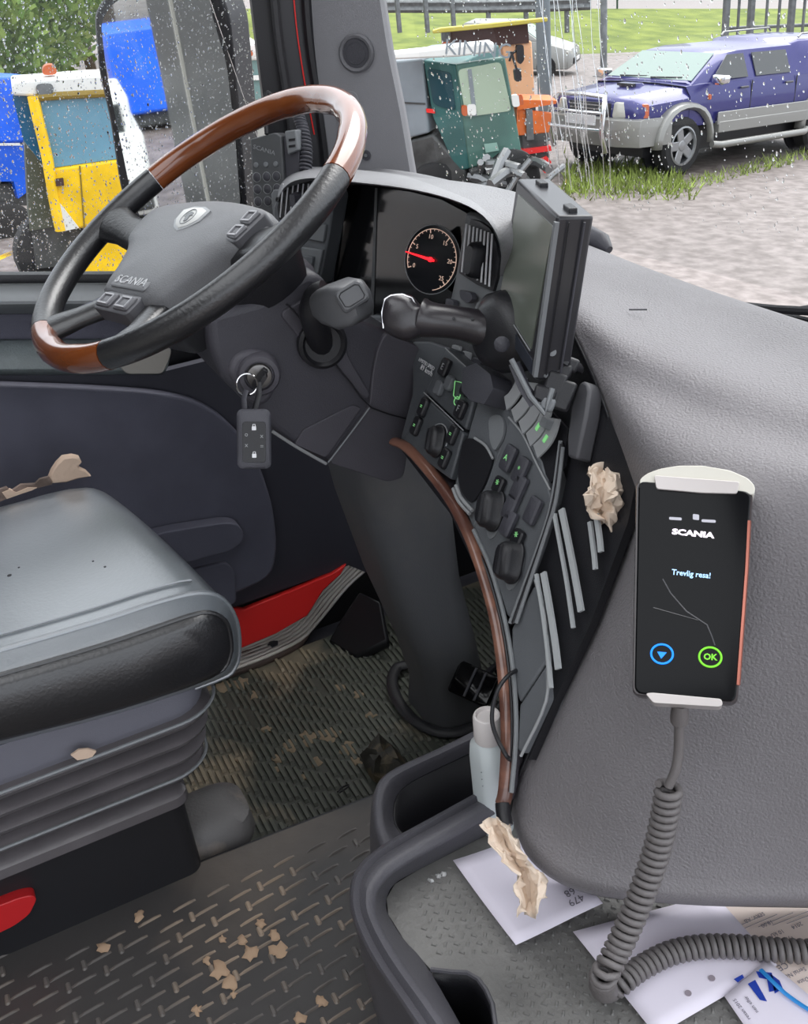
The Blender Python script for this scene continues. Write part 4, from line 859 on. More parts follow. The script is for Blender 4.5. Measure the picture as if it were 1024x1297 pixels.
# fob
fz = -(ray(322, 555).normalized()); FM = frame(Q(322, 556, 't', TK-.01), fz, RT) @ Matrix.Scale(.86, 4)
fob = MB().rrects([(0, 0, -.007, .019, .036, .008), (0, 0, -.004, .0225, .0395, .009), (0, 0, .002, .0225, .0395, .009), (0, 0, .005, .019, .036, .008)], FM, 5).build('fob', M_dark, kf, smooth=50)
MB().rrects([(0, -.004, .004, .0155, .027, .004), (0, -.004, .0062, .0150, .0265, .004)], FM).build('fob_face', M_black, fob)
for x, y, s_ in ((0, .014, '\u25ae'), (0, -.022, '\u25ae'), (-.01, .006, 'o'), (.01, .004, 'x'), (-.01, -.008, 'x'), (.01, -.01, '=')):
    if s_ == '\u25ae':
        MB().rrects([(x, y, .006, .0028, .0026, .0008), (x, y, .0067, .0028, .0026, .0008)], FM).tube([FM @ V(x-.0016, y+.002, .0066), FM @ V(x-.0012, y+.0052, .0066), FM @ V(x+.0014, y+.0052, .0066), FM @ V(x+.0018, y+.002, .0066)], .0005, n=5).build('lock_symbol', M_white, fob)
    else: text(s_, FM @ Matrix.Translation((x, y, .0064)), .0085, M_light, fob, .0002)
M_ipk = mat('stalk_grey', (90, 91, 94), .38, bump=(900, .2))
# left stalk
SK = QP(404, 432, CX_)+V(.012, 0, 0); tS = (SK-CAM).dot(FW)
ls = thing('indicator_stalk', 'chunky black control stalk with a push end on the column', 'stalk', SK)
MB().lathe([(.030, -.02), (.030, .003), (.026, .006), (.022, .002), (0, .001)], frame(SK, V(1, -.1, .1), V(0, 0, 1)), 26).build('stalk_socket', M_black, ls)
pts = [Q(406, 436, 't', tS+.01), Q(402, 418, 't', tS-.02), Q(397, 398, 't', tS-.04), Q(402, 380, 't', tS-.05), Q(414, 374, 't', tS-.055)]
MB().tube(crom(pts, 3), [.016]*6+[.017]*3+[.018]*4, n=14).build('stalk_arm', M_black, ls)
a, c = Q(400, 386, 't', tS-.05), Q(458, 383, 't', tS-.09)
KM = frame(a, c-a, V(0, 0, 1)); L = (c-a).length
MB().rrects([(0, 0, 0, .012, .012, .008), (0, 0, L*.25, .02, .02, .01), (0, 0, L*.62, .025, .025, .01), (0, 0, L*.9, .022, .022, .008), (0, 0, L*1.05, .014, .016, .007)], KM, 4).build('stalk_knob', M_ipk, ls, smooth=50)
BM = frame(Q(446, 375, 't', tS-.105), -(ray(446, 374).normalized())+V(.15, 0, .25), V(.5, .6, .5))
MB().rrects([(0, 0, -.014, .0165, .0125, .005), (0, 0, 0, .0165, .0125, .005), (0, 0, .002, .0145, .0105, .004)], BM, 4).build('stalk_button', M_ipk, ls)
MB().tube([BM @ V(.0125*cx_, .0088*cy_, .0022) for cx_, cy_ in ((-1, -.7), (-1, .7), (-.7, 1), (.7, 1), (1, .7), (1, -.7), (.7, -1), (-.7, -1))], .0007, n=5, loop=True).build('button_outline', M_black, ls)
M_lev = mat('lever_black', (46, 43, 47), .28, bump=(900, .1), spec=.7)
# right lever
rl = thing('retarder_lever', 'thick black lever with chrome edged head pointing left of the display', 'lever', Q(620, 420, 't', 1.05))
LP_ = plane(Q(540, 405, 't', 1.1), -(ray(540, 405).normalized())+V(.1, -.2, .1))
pts = [QP(x, y, LP_) for x, y in ((532, 402), (545, 405), (575, 408), (600, 413), (618, 418))]
MB().tube(crom(pts, 3), [.021, .021, .020, .019, .018, .0175, .0175, .0175, .018, .0185, .019, .019, .018], n=16).build('lever_arm', M_lev, rl)
hd = [(487, 380), (492, 374), (505, 371), (522, 374), (529, 382), (534, 388), (540, 390), (540, 424), (520, 432), (510, 432), (492, 424), (484, 410), (484, 395)]
p = [QP(x, y, LP_) for x, y in hd]; n_ = nrm(LP_, p[0]); p = rpoly(p, .006, 2); cc = sum(p, Vector())/len(p)
MB().rings([[cc+(q-cc)*k+n_*z for q in p] for k, z in ((.7, -.022), (.95, -.016), (1, -.004), (.98, .008), (.86, .016), (.5, .02))]).build('lever_head', M_lev, rl, smooth=60)
MB().tube([QP(x, y, LP_)+n_*.012 for x, y in ((488, 416), (486, 396), (490, 380), (498, 375), (512, 374), (524, 378), (529, 387))], .0014, n=8).build('chrome_edge', M_chrome, rl)
for x in (577, 600): MB().lathe([(.0018, 0), (.0018, .001), (0, .001)], frame(QP(x, 404, LP_)+n_*.0185, n_), 10).build('rivet', M_black, rl)
hm = frame(Q(640, 420, 't', 1.09), -(ray(632, 420).normalized())*.6+V(-.35, -.75, .1), V(0, 0, 1))
MB().lathe([(.042, -.03), (.044, .0), (.038, .016), (.025, .024), (0, .026)], hm, 28).build('lever_hub', M_black, rl)
MB().tube([Q(x, y, 't', 1.10) for x, y in ((606, 400), (610, 388), (620, 379), (636, 374), (652, 376))], .006, n=8).build('hub_ring', M_black, rl)
# ---------------- dashboard ----------------
CL = plane((-1.25, .58, .95), (0, -1, .25))
PR = plane((-.64, .36, .6), (0, -1, .57))
PF = plane((-1.5, .53, 1.0), (.35, -.93, .1))
M_ip = mat('panel_grey', (96, 99, 103), .5, bump=(800, .25), var=(5, .08)); M_ipd = mat('panel_dark_grey', (74, 77, 81), .45, bump=(800, .25), var=(5, .1))
db = thing('dashboard', 'grey truck dashboard with curved hood, switch panels and soft passenger side', 'dashboard', V(-1.0, .6, .45))
# structural body behind everything
slab('inner_body', [(352, 262), (440, 240), (580, 262), (620, 300), (630, 400), (560, 430), (520, 440), (500, 560), (440, 500), (352, 340)], (CL[0]+V(0, .05, 0), CL[1]), .05, M_black, db)
slab('centre_body', [(505, 430), (560, 400), (640, 372), (690, 385), (752, 455), (800, 600), (760, 720), (664, 962), (648, 1012), (640, 960), (636, 860), (612, 740), (570, 650), (510, 572), (500, 500)], (PR[0]+V(0, .03, 0), PR[1]), .05, M_black, db)
# cluster glass and gauge
cg = slab('cluster_glass', [(434, 233), (470, 234), (520, 241), (560, 251), (592, 268), (602, 282), (600, 310), (590, 350), (576, 396), (520, 402), (470, 398), (430, 385), (408, 360), (420, 300)], CL, .01, M_gloss, db, bevel=.002)
slab('cluster_divider', [(476, 238), (479, 238), (474, 400), (470, 400)], CL, .003, M_black, cg, lift=.001)
slab('cluster_bezel', [(420, 248), (436, 234), (430, 300), (420, 375), (404, 360), (412, 300)], CL, .012, mat('bezel_purple_grey', (110, 106, 114), .4), db, lift=.006, bevel=.002)
slab('cluster_bezel_line', [(402, 304), (426, 309), (426, 311), (402, 306)], CL, .002, M_black, db, lift=.008)
GPL = plane(QP(548, 329, CL)+V(.0, -.034, .008), (.42, -.84, .33))
GM = pframe(548, 329, GPL, (555, 290))
ga = MB().lathe([(.036, -.012), (.0425, -.002), (.0425, .0005), (.041, .001), (.0, .001)], GM, 48).build('gauge_face', mat('gauge_black', (20, 22, 26), .25), db)
M_gl = mat('gauge_print', (240, 205, 185), .5, emit=.12); M_needle = mat('needle_red', (255, 28, 38), .4, emit=.9)
A0, A1, GR = 205, -75, .0375
def gp(r, a, z=.002): return GM @ V(r*math.cos(math.radians(a)), r*math.sin(math.radians(a)), z)
MB().tube([gp(GR, a) for a in np.linspace(A0, A1, 40)], .00055, n=6).build('scale_arc', M_gl, ga)
MB().tube([gp(.0425, a, .001) for a in np.linspace(0, 360, 49)[:-1]], .0006, n=6, loop=True).build('gauge_rim', M_grey, ga)
q = MB()
for k in range(27):
    a = A0+(A1-A0)*k/28; q.tube([gp(GR-(.005 if k % 5 == 0 else .0025), a), gp(GR, a)], .0004 if k % 5 else .0007, n=5)
q.build('scale_ticks', M_gl, ga)
for k, s_ in ((0, '0'), (5, '5'), (10, '10'), (15, '15'), (20, '20'), (25, '25')):
    a = A0+(A1-A0)*k/28; text(s_, Matrix.Translation(gp(.028, a)-GM.translation) @ GM, .0078, M_gl, ga, .0001)
a = math.radians(176)
MB().rings([[GM @ (V(math.cos(a)*r, math.sin(a)*r, .004+z)+V(-math.sin(a), math.cos(a), 0)*w_) for w_, z in ((-w, 0), (w, 0), (w, .001), (-w, .001))] for r, w in ((-.006, .0012), (0, .0018), (.040, .0006))]).build('needle', M_needle, ga)
MB().lathe([(.003, .003), (.003, .006), (0, .0065)], GM, 16).build('needle_cap', M_needle, ga)
# hood over the cluster
def hp(l, y): return [Q(a, b2, 'y', y) for a, b2 in l]
M_hood = mat('hood_grey', (134, 134, 137), .5, bump=(500, .5), var=(6, .06))
sil = [(346, 262), (347, 236), (362, 219), (392, 212), (440, 214), (510, 223), (580, 240), (632, 257), (662, 277), (680, 306)]
lip = [(352, 272), (353, 246), (367, 229), (395, 223), (440, 227), (510, 235), (570, 249), (612, 270), (634, 305), (634, 345)]
yb = [.60, .62, .66, .68, .69, .69, .68, .65, .61, .585]; yf = [.52, .515, .515, .515, .515, .515, .515, .515, .52, .54]
rb = [Q(a[0], a[1], 'y', y) for a, y in zip(sil, yb)]; rf = [Q(a[0], a[1], 'y', y) for a, y in zip(lip, yf)]
rm = [a*.5+c*.5+V(0, -.0, .006) for a, c in zip(rb, rf)]
rback = [p+V(0, .03, -.06) for p in rb]; rin = [p+V(0, .03, -.008) for p in rf]; rin2 = [V(p.x, .6, p.z-.012) for p in rf]
MB().patch([rback, [p+V(0, .03, -.004) for p in rb], rb, rm, rf, [p+V(0, .006, -.006) for p in rf], rin, rin2], 4, 3).build('hood', M_hood, db, smooth=60)
# left panel with vent
slab('left_panel', [(346, 262), (356, 240), (372, 229), (416, 226), (424, 250), (416, 300), (404, 362), (384, 366), (346, 350)], PF, .03, M_ip, db, bevel=.003)
lv = slab('vent_recess', [(354, 262), (360, 236), (374, 229), (408, 229), (414, 240), (404, 266), (380, 276), (356, 278)], PF, .004, M_black, db, lift=.004)
for k in range(8):
    x = 360+k*6.4; ptube('vent_fin', [(x+4, 232), (x, 274)], PF, .0012, M_white, lv, k=1, lift=.008)
MB().rrects([(0, 0, 0, .008, .012, .004), (0, 0, .014, .006, .009, .003)], Matrix.Translation(PF[1]*.006) @ pframe(383, 252, PF)).build('vent_tab', M_dark, lv)
slab('switch_panel', [(386, 312), (412, 316), (404, 356), (384, 352)], PF, .006, M_grey, db, lift=.006, bevel=.0015)
slab('switch_panel', [(392, 280), (416, 284), (413, 306), (390, 302)], PF, .006, M_grey, db, lift=.006, bevel=.0015)
slab('rocker_switch', [(390, 322), (404, 324), (400, 348), (388, 345)], PF, .005, M_ip, db, lift=.012, r=.003, bevel=.001)
c = QP(357, 252, PF)+PF[1]*.006; MB().lathe([(.004, 0), (.004, .003), (.002, .003), (0, .002)], frame(c, PF[1]), 12).build('screw', M_black, db)
# grey surround right of the cluster with round vent
slab('vent_surround', [(594, 268), (606, 270), (628, 284), (644, 304), (654, 340), (654, 432), (600, 432), (556, 424), (570, 396), (580, 350)], CL, .03, M_grey, db, lift=.004, bevel=.004)
rv = slab('vent_recess', [(604, 278), (616, 281), (628, 290), (636, 308), (640, 330), (637, 352), (632, 369), (612, 361), (589, 346), (593, 315)], CL, .004, M_black, db, lift=.008)
for k in range(8):
    x = 594+k*5.0; y0 = 280+k*1.8; ptube('vent_fin', [(x+8-(k*.3), y0+4), (x+2, 345+k*2.6)], CL, .0013, M_white, rv, k=1, lift=.012)
MB().rrects([(0, 0, 0, .012, .022, .01), (0, 0, .012, .011, .02, .009), (0, 0, .016, .008, .016, .006)], Matrix.Translation(CL[1]*.01) @ pframe(617, 330, CL), 5).build('vent_tab', M_black, rv)
slab('small_switch', [(596, 367), (611, 371), (613, 380), (606, 385), (597, 378)], CL, .008, M_dark, db, lift=.016, r=.004, bevel=.0015)
slab('lower_cluster_panel', [(470, 398), (520, 402), (576, 396), (600, 432), (650, 436), (652, 470), (600, 470), (540, 432), (500, 428), (470, 412)], CL, .03, M_ip, db, lift=.002, bevel=.004)
slab('under_cluster_rail', [(452, 392), (500, 415), (540, 432), (536, 440), (494, 424), (448, 400)], CL, .02, M_light, db, lift=.006, bevel=.003)
for x, y in ((582, 386), (590, 444), (603, 452), (616, 460)):
    slab('push_button', [(x-5, y-8), (x+5, y-5), (x+5, y+7), (x-6, y+3)], CL, .008, M_light if x > 585 and x < 610 else M_dark, db, lift=.014, r=.003, bevel=.001)
# centre panel, in sections
def sec(name, px, m=M_ip, lift=0.0, th=.03, **k): return slab(name, px, PR, th, m, db, lift=lift, bevel=.0025, **k)
sec('upper_panel_section', [(523, 432), (545, 432), (570, 440), (552, 503), (540, 496), (514, 560), (507, 556), (522, 500)], M_ipd)
sec('button_panel', [(568, 442), (610, 480), (592, 545), (541, 497)], M_ipd, lift=.003)
sec('light_switch_panel', [(539, 500), (590, 548), (573, 608), (512, 563)], M_ipd, lift=.003)
ptube('panel_line', [(541, 498), (591, 546)], PR, .0007, M_light, db, k=1, lift=.0045)
ptube('panel_line', [(568, 442), (611, 481)], PR, .0007, M_light, db, k=1, lift=.0045)
text('LIMITED SPEED', Matrix.Translation(PR[1]*.003) @ pframe(543, 462, PR), .0062, M_white, db, .0001)
text('89 km/h', Matrix.Translation(PR[1]*.003) @ pframe(543, 470, PR), .0095, M_white, db, .0001)
def pbtn(x, y, hx, hy, m, name='push_button', lift=.004, th=.006, r=.003, par=db):
    return MB().rrects([(0, 0, 0, hx, hy, r), (0, 0, th*.7, hx, hy, r), (0, 0, th, hx*.8, hy*.85, r*.8)], Matrix.Translation(PR[1]*lift) @ pframe(x, y, PR), 4).build(name, m, par, smooth=40)
M_gsym = mat('green_symbol', (120, 190, 120), .5, emit=.25)
for x, y, s_ in ((569, 467, 'E'), (575, 487, ''), (562, 493, ''), (597, 492, 'H'), (589, 520, 'F')):
    o = pbtn(x, y, .0085 if s_ else .0075, .011 if s_ else .009, M_black if s_ else M_ip, r=.004)
    if s_: text(s_, Matrix.Translation(PR[1]*.0102) @ pframe(x, y, PR), .011, M_light, o, .0001)
tk = [(581, 484), (590, 486), (588, 500), (586, 507), (582, 506), (579, 502)]
ptube('truck_symbol', tk, PR, .0006, M_gsym, db, k=1, lift=.005, loop=True)
MB().tube([Matrix.Translation(PR[1]*.005) @ pframe(583, 509, PR) @ V(.005*math.cos(a), .005*math.sin(a), 0) for a in np.linspace(0, 6.283, 17)[:-1]], .0006, n=5, loop=True).build('truck_symbol', M_gsym, db)
for x, y in ((542, 517), (533, 541), (579, 552), (569, 582)):
    o = pbtn(x, y, .007, .0115, M_black, 'rocker_switch'); text('=', Matrix.Translation(PR[1]*.0102) @ pframe(x, y, PR), .009, M_gsym, o, .0001)
def knob(x, y, r, h, m=M_black, lift=.004, name='rotary_knob'):
    Mk = Matrix.Translation(PR[1]*lift) @ pframe(x, y, PR, (x+5, y-30))
    k = MB().rrects([(0, 0, 0, r*.72, r*1.1, r*.7), (0, 0, .002, r*.72, r*1.1, r*.7), (0, 0, .003, r*.62, r, r*.6), (0, 0, h*.7, r*.58, r*.95, r*.56), (0, 0, h, r*.4, r*.75, r*.38)], Mk, 6).build(name, m, db, smooth=60)
    MB().rrects([(0, 0, h*.9, r*.16, r*.8, .001), (0, 0, h+.003, r*.1, r*.7, .001)], Mk).build('knob_grip', m, k); return Mk
Mk = knob(559, 560, .018, .014)
MB().tube([Mk @ V(.021*math.cos(a), .021*math.sin(a), .002) for a in np.linspace(-.3, 3.4, 20)], .0008, n=5).build('knob_ring', M_light, db)
text('P', Matrix.Translation(PR[1]*.004) @ pframe(549, 555, PR), .008, M_gsym, db, .0001)
# strip with power socket knob and cup recess
sec('centre_strip', [(612, 482), (648, 500), (652, 525), (638, 560), (604, 660), (600, 672), (576, 612), (594, 546)], M_ip, lift=.0)
slab('big_square_knob', [(612, 474), (630, 468), (648, 482), (652, 500), (640, 520), (622, 515), (611, 503)], PR, .03, M_dark, db, lift=.03, bevel=.003, r=.002)
slab('dark_screen', [(622, 530), (634, 525), (642, 532), (642, 552), (630, 574), (624, 560)], PR, .003, M_grey, db, lift=.004, r=.008)
cr = slab('cup_recess', [(590, 556), (606, 556), (622, 570), (628, 582), (616, 616), (600, 640), (586, 622), (582, 600)], PR, .003, M_black, db, lift=.003, r=.01)
ptube('cup_rim', [(606, 556), (620, 566), (629, 582)], PR, .0016, M_light, cr, lift=.005)
for d in (0, 5): ptube('silver_arc', [(583-d*.7, 616+d*.8), (590-d*.7, 632+d*.8), (604-d*.7, 648+d*.8)], PR, .0022, M_light, cr, lift=.006)
# climate panel
sec('climate_panel', [(650, 526), (668, 550), (690, 585), (703, 636), (690, 680), (652, 786), (645, 780), (625, 718), (603, 668), (622, 610), (640, 560)], M_ip, lift=.003)
ptube('panel_line', [(650, 530), (668, 552), (686, 590), (703, 622)], PR, .0011, M_light, db, lift=.006)
for d, m in ((0, M_grey), (4, M_black), (8, M_grey)): ptube('panel_edge', [(716+d*.4, 560+d), (706+d*.6, 632), (692+d*.5, 682), (652+d, 790)], PR, .0022, m, db, lift=.006)
for x, y in ((633, 648), (657, 713)):
    slab('knob_dish', [(x-13, y+8), (x-8, y-22), (x+2, y-30), (x+12, y-14), (x+8, y+14), (x-4, y+36), (x-12, y+34)], PR, .002, M_grey, db, lift=.0045, r=.01)
    knob(x, y, .021, .02, M_gloss if False else M_black, lift=.006)
    o = pbtn(x+6, y-32 if x < 640 else y-30, .008, .009, M_black, lift=.005); text('*', Matrix.Translation(PR[1]*.0112) @ pframe(x+6, y-32 if x < 640 else y-31, PR), .014, M_gsym, o, .0001)
for x, y, s_ in ((651, 582, 'A'), (667, 597, '*'), (664, 620, ''), (654, 643, ''), (682, 648, ''), (651, 664, '')):
    o = pbtn(x, y, .009, .014, M_dark, 'climate_switch', lift=.005, r=.0025)
    if s_: text(s_, Matrix.Translation(PR[1]*.0112) @ pframe(x, y, PR), .009, M_gsym, o, .0001)
# fan of curved silver vanes
vn = thing('curved_vane_rack', 'fan of curved silver vanes under the display mount', 'rack', QP(690, 560, PR))
slab('rack_back', [(650, 500), (690, 510), (722, 545), (716, 590), (700, 612), (668, 560), (650, 520)], PR, .004, M_black, vn, lift=.002)
for k in range(4):
    x, y = 664+k*9.5, 528+k*15
    band('vane', [(x-3, y+2), (x+8, y-9), (x+16, y-22), (x+21, y-40)], PR, .0085, M_light, vn, lift=.012)
    if k > 1: band('green_mark', [(x+8, y-10), (x+13, y-18)], PR, .002, M_gsym, vn, lift=.0135, k=1, th=.001)
band('vane', [(651, 514), (659, 507), (667, 494), (672, 480)], PR, .0085, M_light, vn, lift=.012)
MB().rrects([(0, 0, 0, .006, .006, .002), (0, 0, .01, .005, .005, .002)], Matrix.Translation(PR[1]*.01) @ pframe(707, 540, PR)).build('rack_stud', M_grey, vn)
# right hand bay with long pale slats
RB = slab('side_bay', [(722, 480), (745, 476), (772, 500), (800, 610), (790, 660), (742, 790), (700, 880), (664, 962), (668, 860), (652, 792), (706, 636), (722, 560)], PR, .01, M_black, db, lift=-.006)
slab('grey_holder', [(731, 560), (736, 520), (746, 490), (752, 486), (758, 490), (760, 500), (756, 530), (744, 586), (732, 582)], PR, .02, mat('holder_grey', (78, 78, 82), .5), db, lift=.014, bevel=.003)
M_slat = mat('pale_slat', (178, 182, 184), .4)
for pts, w_ in (([(707, 652), (714, 690), (723, 740), (731, 796)], .004), ([(716, 646), (724, 684), (733, 730), (741, 775)], .0075), ([(684, 728), (692, 775), (699, 830), (703, 872)], .004), ([(693, 726), (701, 770), (708, 815), (712, 848)], .0075), ([(752, 662), (757, 700), (759, 722)], .005), ([(760, 652), (764, 680), (766, 700)], .006)):
    band('pale_slat', pts, PR, w_*.45, M_slat, db, lift=.006, th=.003)
# lower doors
sec('lower_door', [(650, 796), (678, 742), (692, 770), (694, 838), (660, 890), (650, 850)], M_ip, lift=.002)
sec('lower_door', [(660, 893), (694, 842), (696, 886), (664, 955), (657, 950)], M_ip, lift=.002)
ptube('door_edge', [(682, 735), (694, 780), (697, 830), (696, 888), (664, 958)], PR, .0016, M_light, db, lift=.004)
ptube('trim_bead', [(604, 672), (626, 722), (645, 792), (655, 860), (658, 930), (652, 1004)], PR, .0026, M_grey, db, lift=.004)
ptube('trim_bead', [(599, 676), (621, 724), (640, 792), (650, 860), (653, 930), (647, 1004)], PR, .0018, M_black, db, lift=.004)
# wood strip
wt = [(503, 560), (520, 568), (545, 594), (573, 630), (598, 676), (616, 724), (632, 780), (642, 840), (647, 900), (648, 950), (645, 1000), (641, 1018)]
ptube('wood_strip', wt, PR, .0078, mat('dark_wood', (92, 58, 48), .3, var=(9, .3), c2=(128, 88, 72), stretch=(1, 1, 6), coat=.6), db, lift=.004, n=12, flat=.7)
ptube('strip_foot', [(641, 1017), (642, 1030), (645, 1046)], PR, .0075, M_black, db, lift=.004, n=10)
wl = [QP(x, y, PR) for x, y in wt]
in1 = [p+V(-.012, .02, -.01) for p in wl]; in2 = [p+V(-.06, .10, -.03) for p in wl]; in3 = [p+V(-.10, .24, -.05) for p in wl]
MB().patch([wl, in1, in2, in3], 2, 3).build('inner_side', mat('inner_side_grey', (92, 88, 96), .6, bump=(600, .4)), db, solid=.006)
# panel under the wheel column right of the shroud
slab('knee_panel', [(486, 412), (530, 432), (524, 500), (508, 560), (500, 610), (470, 612), (440, 560)], (V(0, .585, 0), V(0, -1, 0)), .05, M_ipd, db, bevel=.006)
struct(MB().box((-1.15, .99, .31), (1.3, .03, .84)).build('wall_front', M_black))
# ---------------- soft passenger side ----------------
rows = [
 [Q(x, y, 'y', .86) for x, y in ((716, 306), (745, 316), (810, 342), (900, 374), (1024, 416), (1200, 472))],
 [Q(x, y, 'y', .80) for x, y in ((714, 302), (740, 310), (806, 336), (900, 370), (1024, 410), (1200, 466))],
 [Q(x, y, 'z', zz) for x, y, zz in ((714, 340, .965), (740, 354, .965), (806, 382, .96), (905, 418, .955), (1024, 458, .95), (1200, 510, .945))],
 [Q(x, y, 'z', zz) for x, y, zz in ((712, 385, .975), (756, 410, .975), (820, 440, .968), (910, 474, .96), (1024, 510, .95), (1200, 560, .94))],
 [Q(x, y, 't', t) for x, y, t in ((742, 452, 1.03), (782, 474, .99), (836, 500, .95), (920, 532, .905), (1024, 560, .865), (1200, 600, .80))],
 [Q(x, y, 't', t) for x, y, t in ((768, 515, 1.0), (800, 540, .94), (850, 565, .895), (926, 586, .86), (1024, 604, .825), (1200, 640, .77))],
 [Q(x, y, 't', t) for x, y, t in ((788, 585, .985), (818, 615, .92), (862, 640, .875), (930, 660, .845), (1024, 672, .815), (1200, 700, .765))],
 [Q(x, y, 't', t) for x, y, t in ((800, 640, .985), (822, 690, .92), (866, 730, .875), (930, 752, .845), (1024, 768, .82), (1200, 790, .775))],
 [Q(x, y, 't', t) for x, y, t in ((768, 730, 1.0), (796, 790, .93), (846, 840, .885), (920, 870, .86), (1024, 885, .84), (1200, 905, .80))],
 [Q(x, y, 't', t) for x, y, t in ((712, 862, 1.015), (742, 915, .96), (800, 965, .92), (900, 1000, .89), (1024, 1015, .87), (1200, 1030, .835))],
 [Q(x, y, 't', t) for x, y, t in ((662, 975, 1.03), (690, 1035, .99), (760, 1085, .95), (880, 1110, .92), (1024, 1115, .90), (1200, 1120, .87))],
 [Q(x, y, 't', t) for x, y, t in ((648, 1030, 1.04), (672, 1085, 1.0), (735, 1124, .965), (870, 1140, .935), (1024, 1142, .915), (1200, 1146, .89))],
 [Q(x, y, 't', t) for x, y, t in ((652, 1036, 1.10), (680, 1092, 1.08), (745, 1132, 1.06), (870, 1146, 1.03), (1024, 1150, 1.02), (1200, 1152, 1.0))],
]
MB().patch(rows, 6, 4).build('passenger_pad', M_pad, db, smooth=70, solid=.006)
# left return of the pad behind the display
lr = [r[0] for r in rows[1:12]]
MB().patch([lr, [p+V(.0, .02, -.01) for p in lr], [p+V(.02, .06, -.03) for p in lr]], 3, 3).build('pad_return', M_black, db, solid=.004)
slab('scratch', [(797, 391), (820, 391), (820, 392), (797, 392)], (Q(808, 391, 'z', .972), V(0, -.2, 1)), .001, M_dark, db)
# dark cap at the far corner of the pad
MB().tube([Q(x, y, 'y', .84) for x, y in ((728, 300), (748, 301), (762, 307), (772, 317))], [.014, .016, .014, .006], n=10).build('corner_cap', M_dark, db)
# windscreen base blind strip and wiper
MB().rings([[wsp(s, .74)+V(0, -.14, -.02), wsp(s, .74)] for s in ss], closed=False, cap=False).build('demister_shelf', M_dark, db, solid=.01)
wp = thing('windscreen_wiper', 'black wiper arm resting outside the windscreen at the right edge', 'wiper', Q(985, 398, 'y', 1.02))
for k, pts in enumerate((((945, 388), (985, 392), (1060, 396)), ((958, 394), (1000, 402), (1060, 416)), ((985, 398), (1024, 392), (1060, 386)))):
    MB().tube([Q(x, y, 'y', 1.0+.01*k) for x, y in pts], .006, n=8).build(('wiper_blade', 'wiper_arm', 'wiper_link')[k], M_black, wp)
# ---------------- display ----------------
DP = plane(Q(680, 360, 't', .97), (-.30, -.95, .12))
ds = thing('display_unit', 'flat black display on a bracket, screen turned to the driver', 'display', Q(690, 490, 't', .97))
DT = .034
slab('display_case', [(655, 226), (706, 274), (678, 482), (628, 408)], DP, DT, mat('case_black', (48, 48, 52), .3), ds, bevel=.003)
slab('screen', [(658, 246), (702, 287), (674, 442), (634, 378)], DP, .002, mat('screen_grey', (112, 118, 108), .14, spec=.8), ds, lift=.0012)
slab('screen_edge', [(704, 280), (706.5, 282), (679, 478), (676.5, 474)], DP, .004, M_grey, ds, lift=.002)
ptube('bezel_line', [(634, 380), (674, 444)], DP, .0007, M_light, ds, k=1, lift=.002)
slab('lower_bezel', [(631, 386), (675, 456), (674, 474), (630, 404)], DP, .002, mat('bezel_blue_grey', (58, 62, 72), .3), ds, lift=.001)
for a_, c_ in (((706.5, 276), (679, 480)),):
    A_, B_ = QP(a_[0], a_[1], DP), QP(c_[0], c_[1], DP); nb = nrm(DP, A_)
    for d_, rr_ in ((.010, .0008), (.024, .0012)): MB().tube([A_-nb*d_+V(.001, 0, -.004), B_-nb*d_+V(.001, 0, .004)], rr_, n=6).build('case_seam', M_black if d_ < .02 else M_dark, ds)
tp = QP(668, 238, DP); nd = nrm(DP, tp)
for x, y in ((664, 236), (698, 268)): MB().box((0, 0, 0), (.02, .008, .006), frame(QP(x, y, DP)-nd*.018+V(0, 0, .002), V(0, 0, 1), V(.3, -.1, 0))).build('top_catch', M_black, ds, bevel=.001)
mtp = [Q(x, y, 't', 1.0) for x, y in ((652, 460), (664, 490), (678, 512))]
MB().tube(mtp, .007, n=8, flat=.4).build('cradle_arm', M_dark, ds)
MB().tube([Q(x, y, 't', .99) for x, y in ((648, 455), (672, 502), (690, 524), (696, 506), (700, 492))], .0028, n=8).build('cradle_wire', M_grey, ds)
for x, y, sx_, sy_, m in ((690, 500, .022, .016, M_black), (702, 490, .02, .03, M_black), (706, 466, .03, .014, M_black), (718, 460, .024, .014, M_black), (700, 478, .03, .006, M_grey), (694, 512, .014, .014, M_grey), (712, 500, .022, .03, M_black)):
    MB().box((0, 0, 0), (sx_, sy_, .02), frame(Q(x, y, 't', 1.0), -ray(x, y), V(.5, .6, -.3))).build('mount_block', m, ds, bevel=.003)
MB().tube([Q(x, y, 't', tt) for x, y, tt in ((700, 448, .99), (716, 456, .99), (734, 466, 1.02))], .007, n=10, flat=.6).build('mount_arm', M_black, ds)
MB().lathe([(.004, 0), (.004, .003), (0, .003)], frame(Q(700, 446, 't', .98), -ray(700, 446)), 12).build('screw', M_grey, ds)
MB().lathe([(.008, -.01), (.008, .004), (.006, .006), (0, .007)], frame(Q(636, 436, 't', 1.03), -ray(636, 436)), 18).build('side_knob', M_dark, ds)
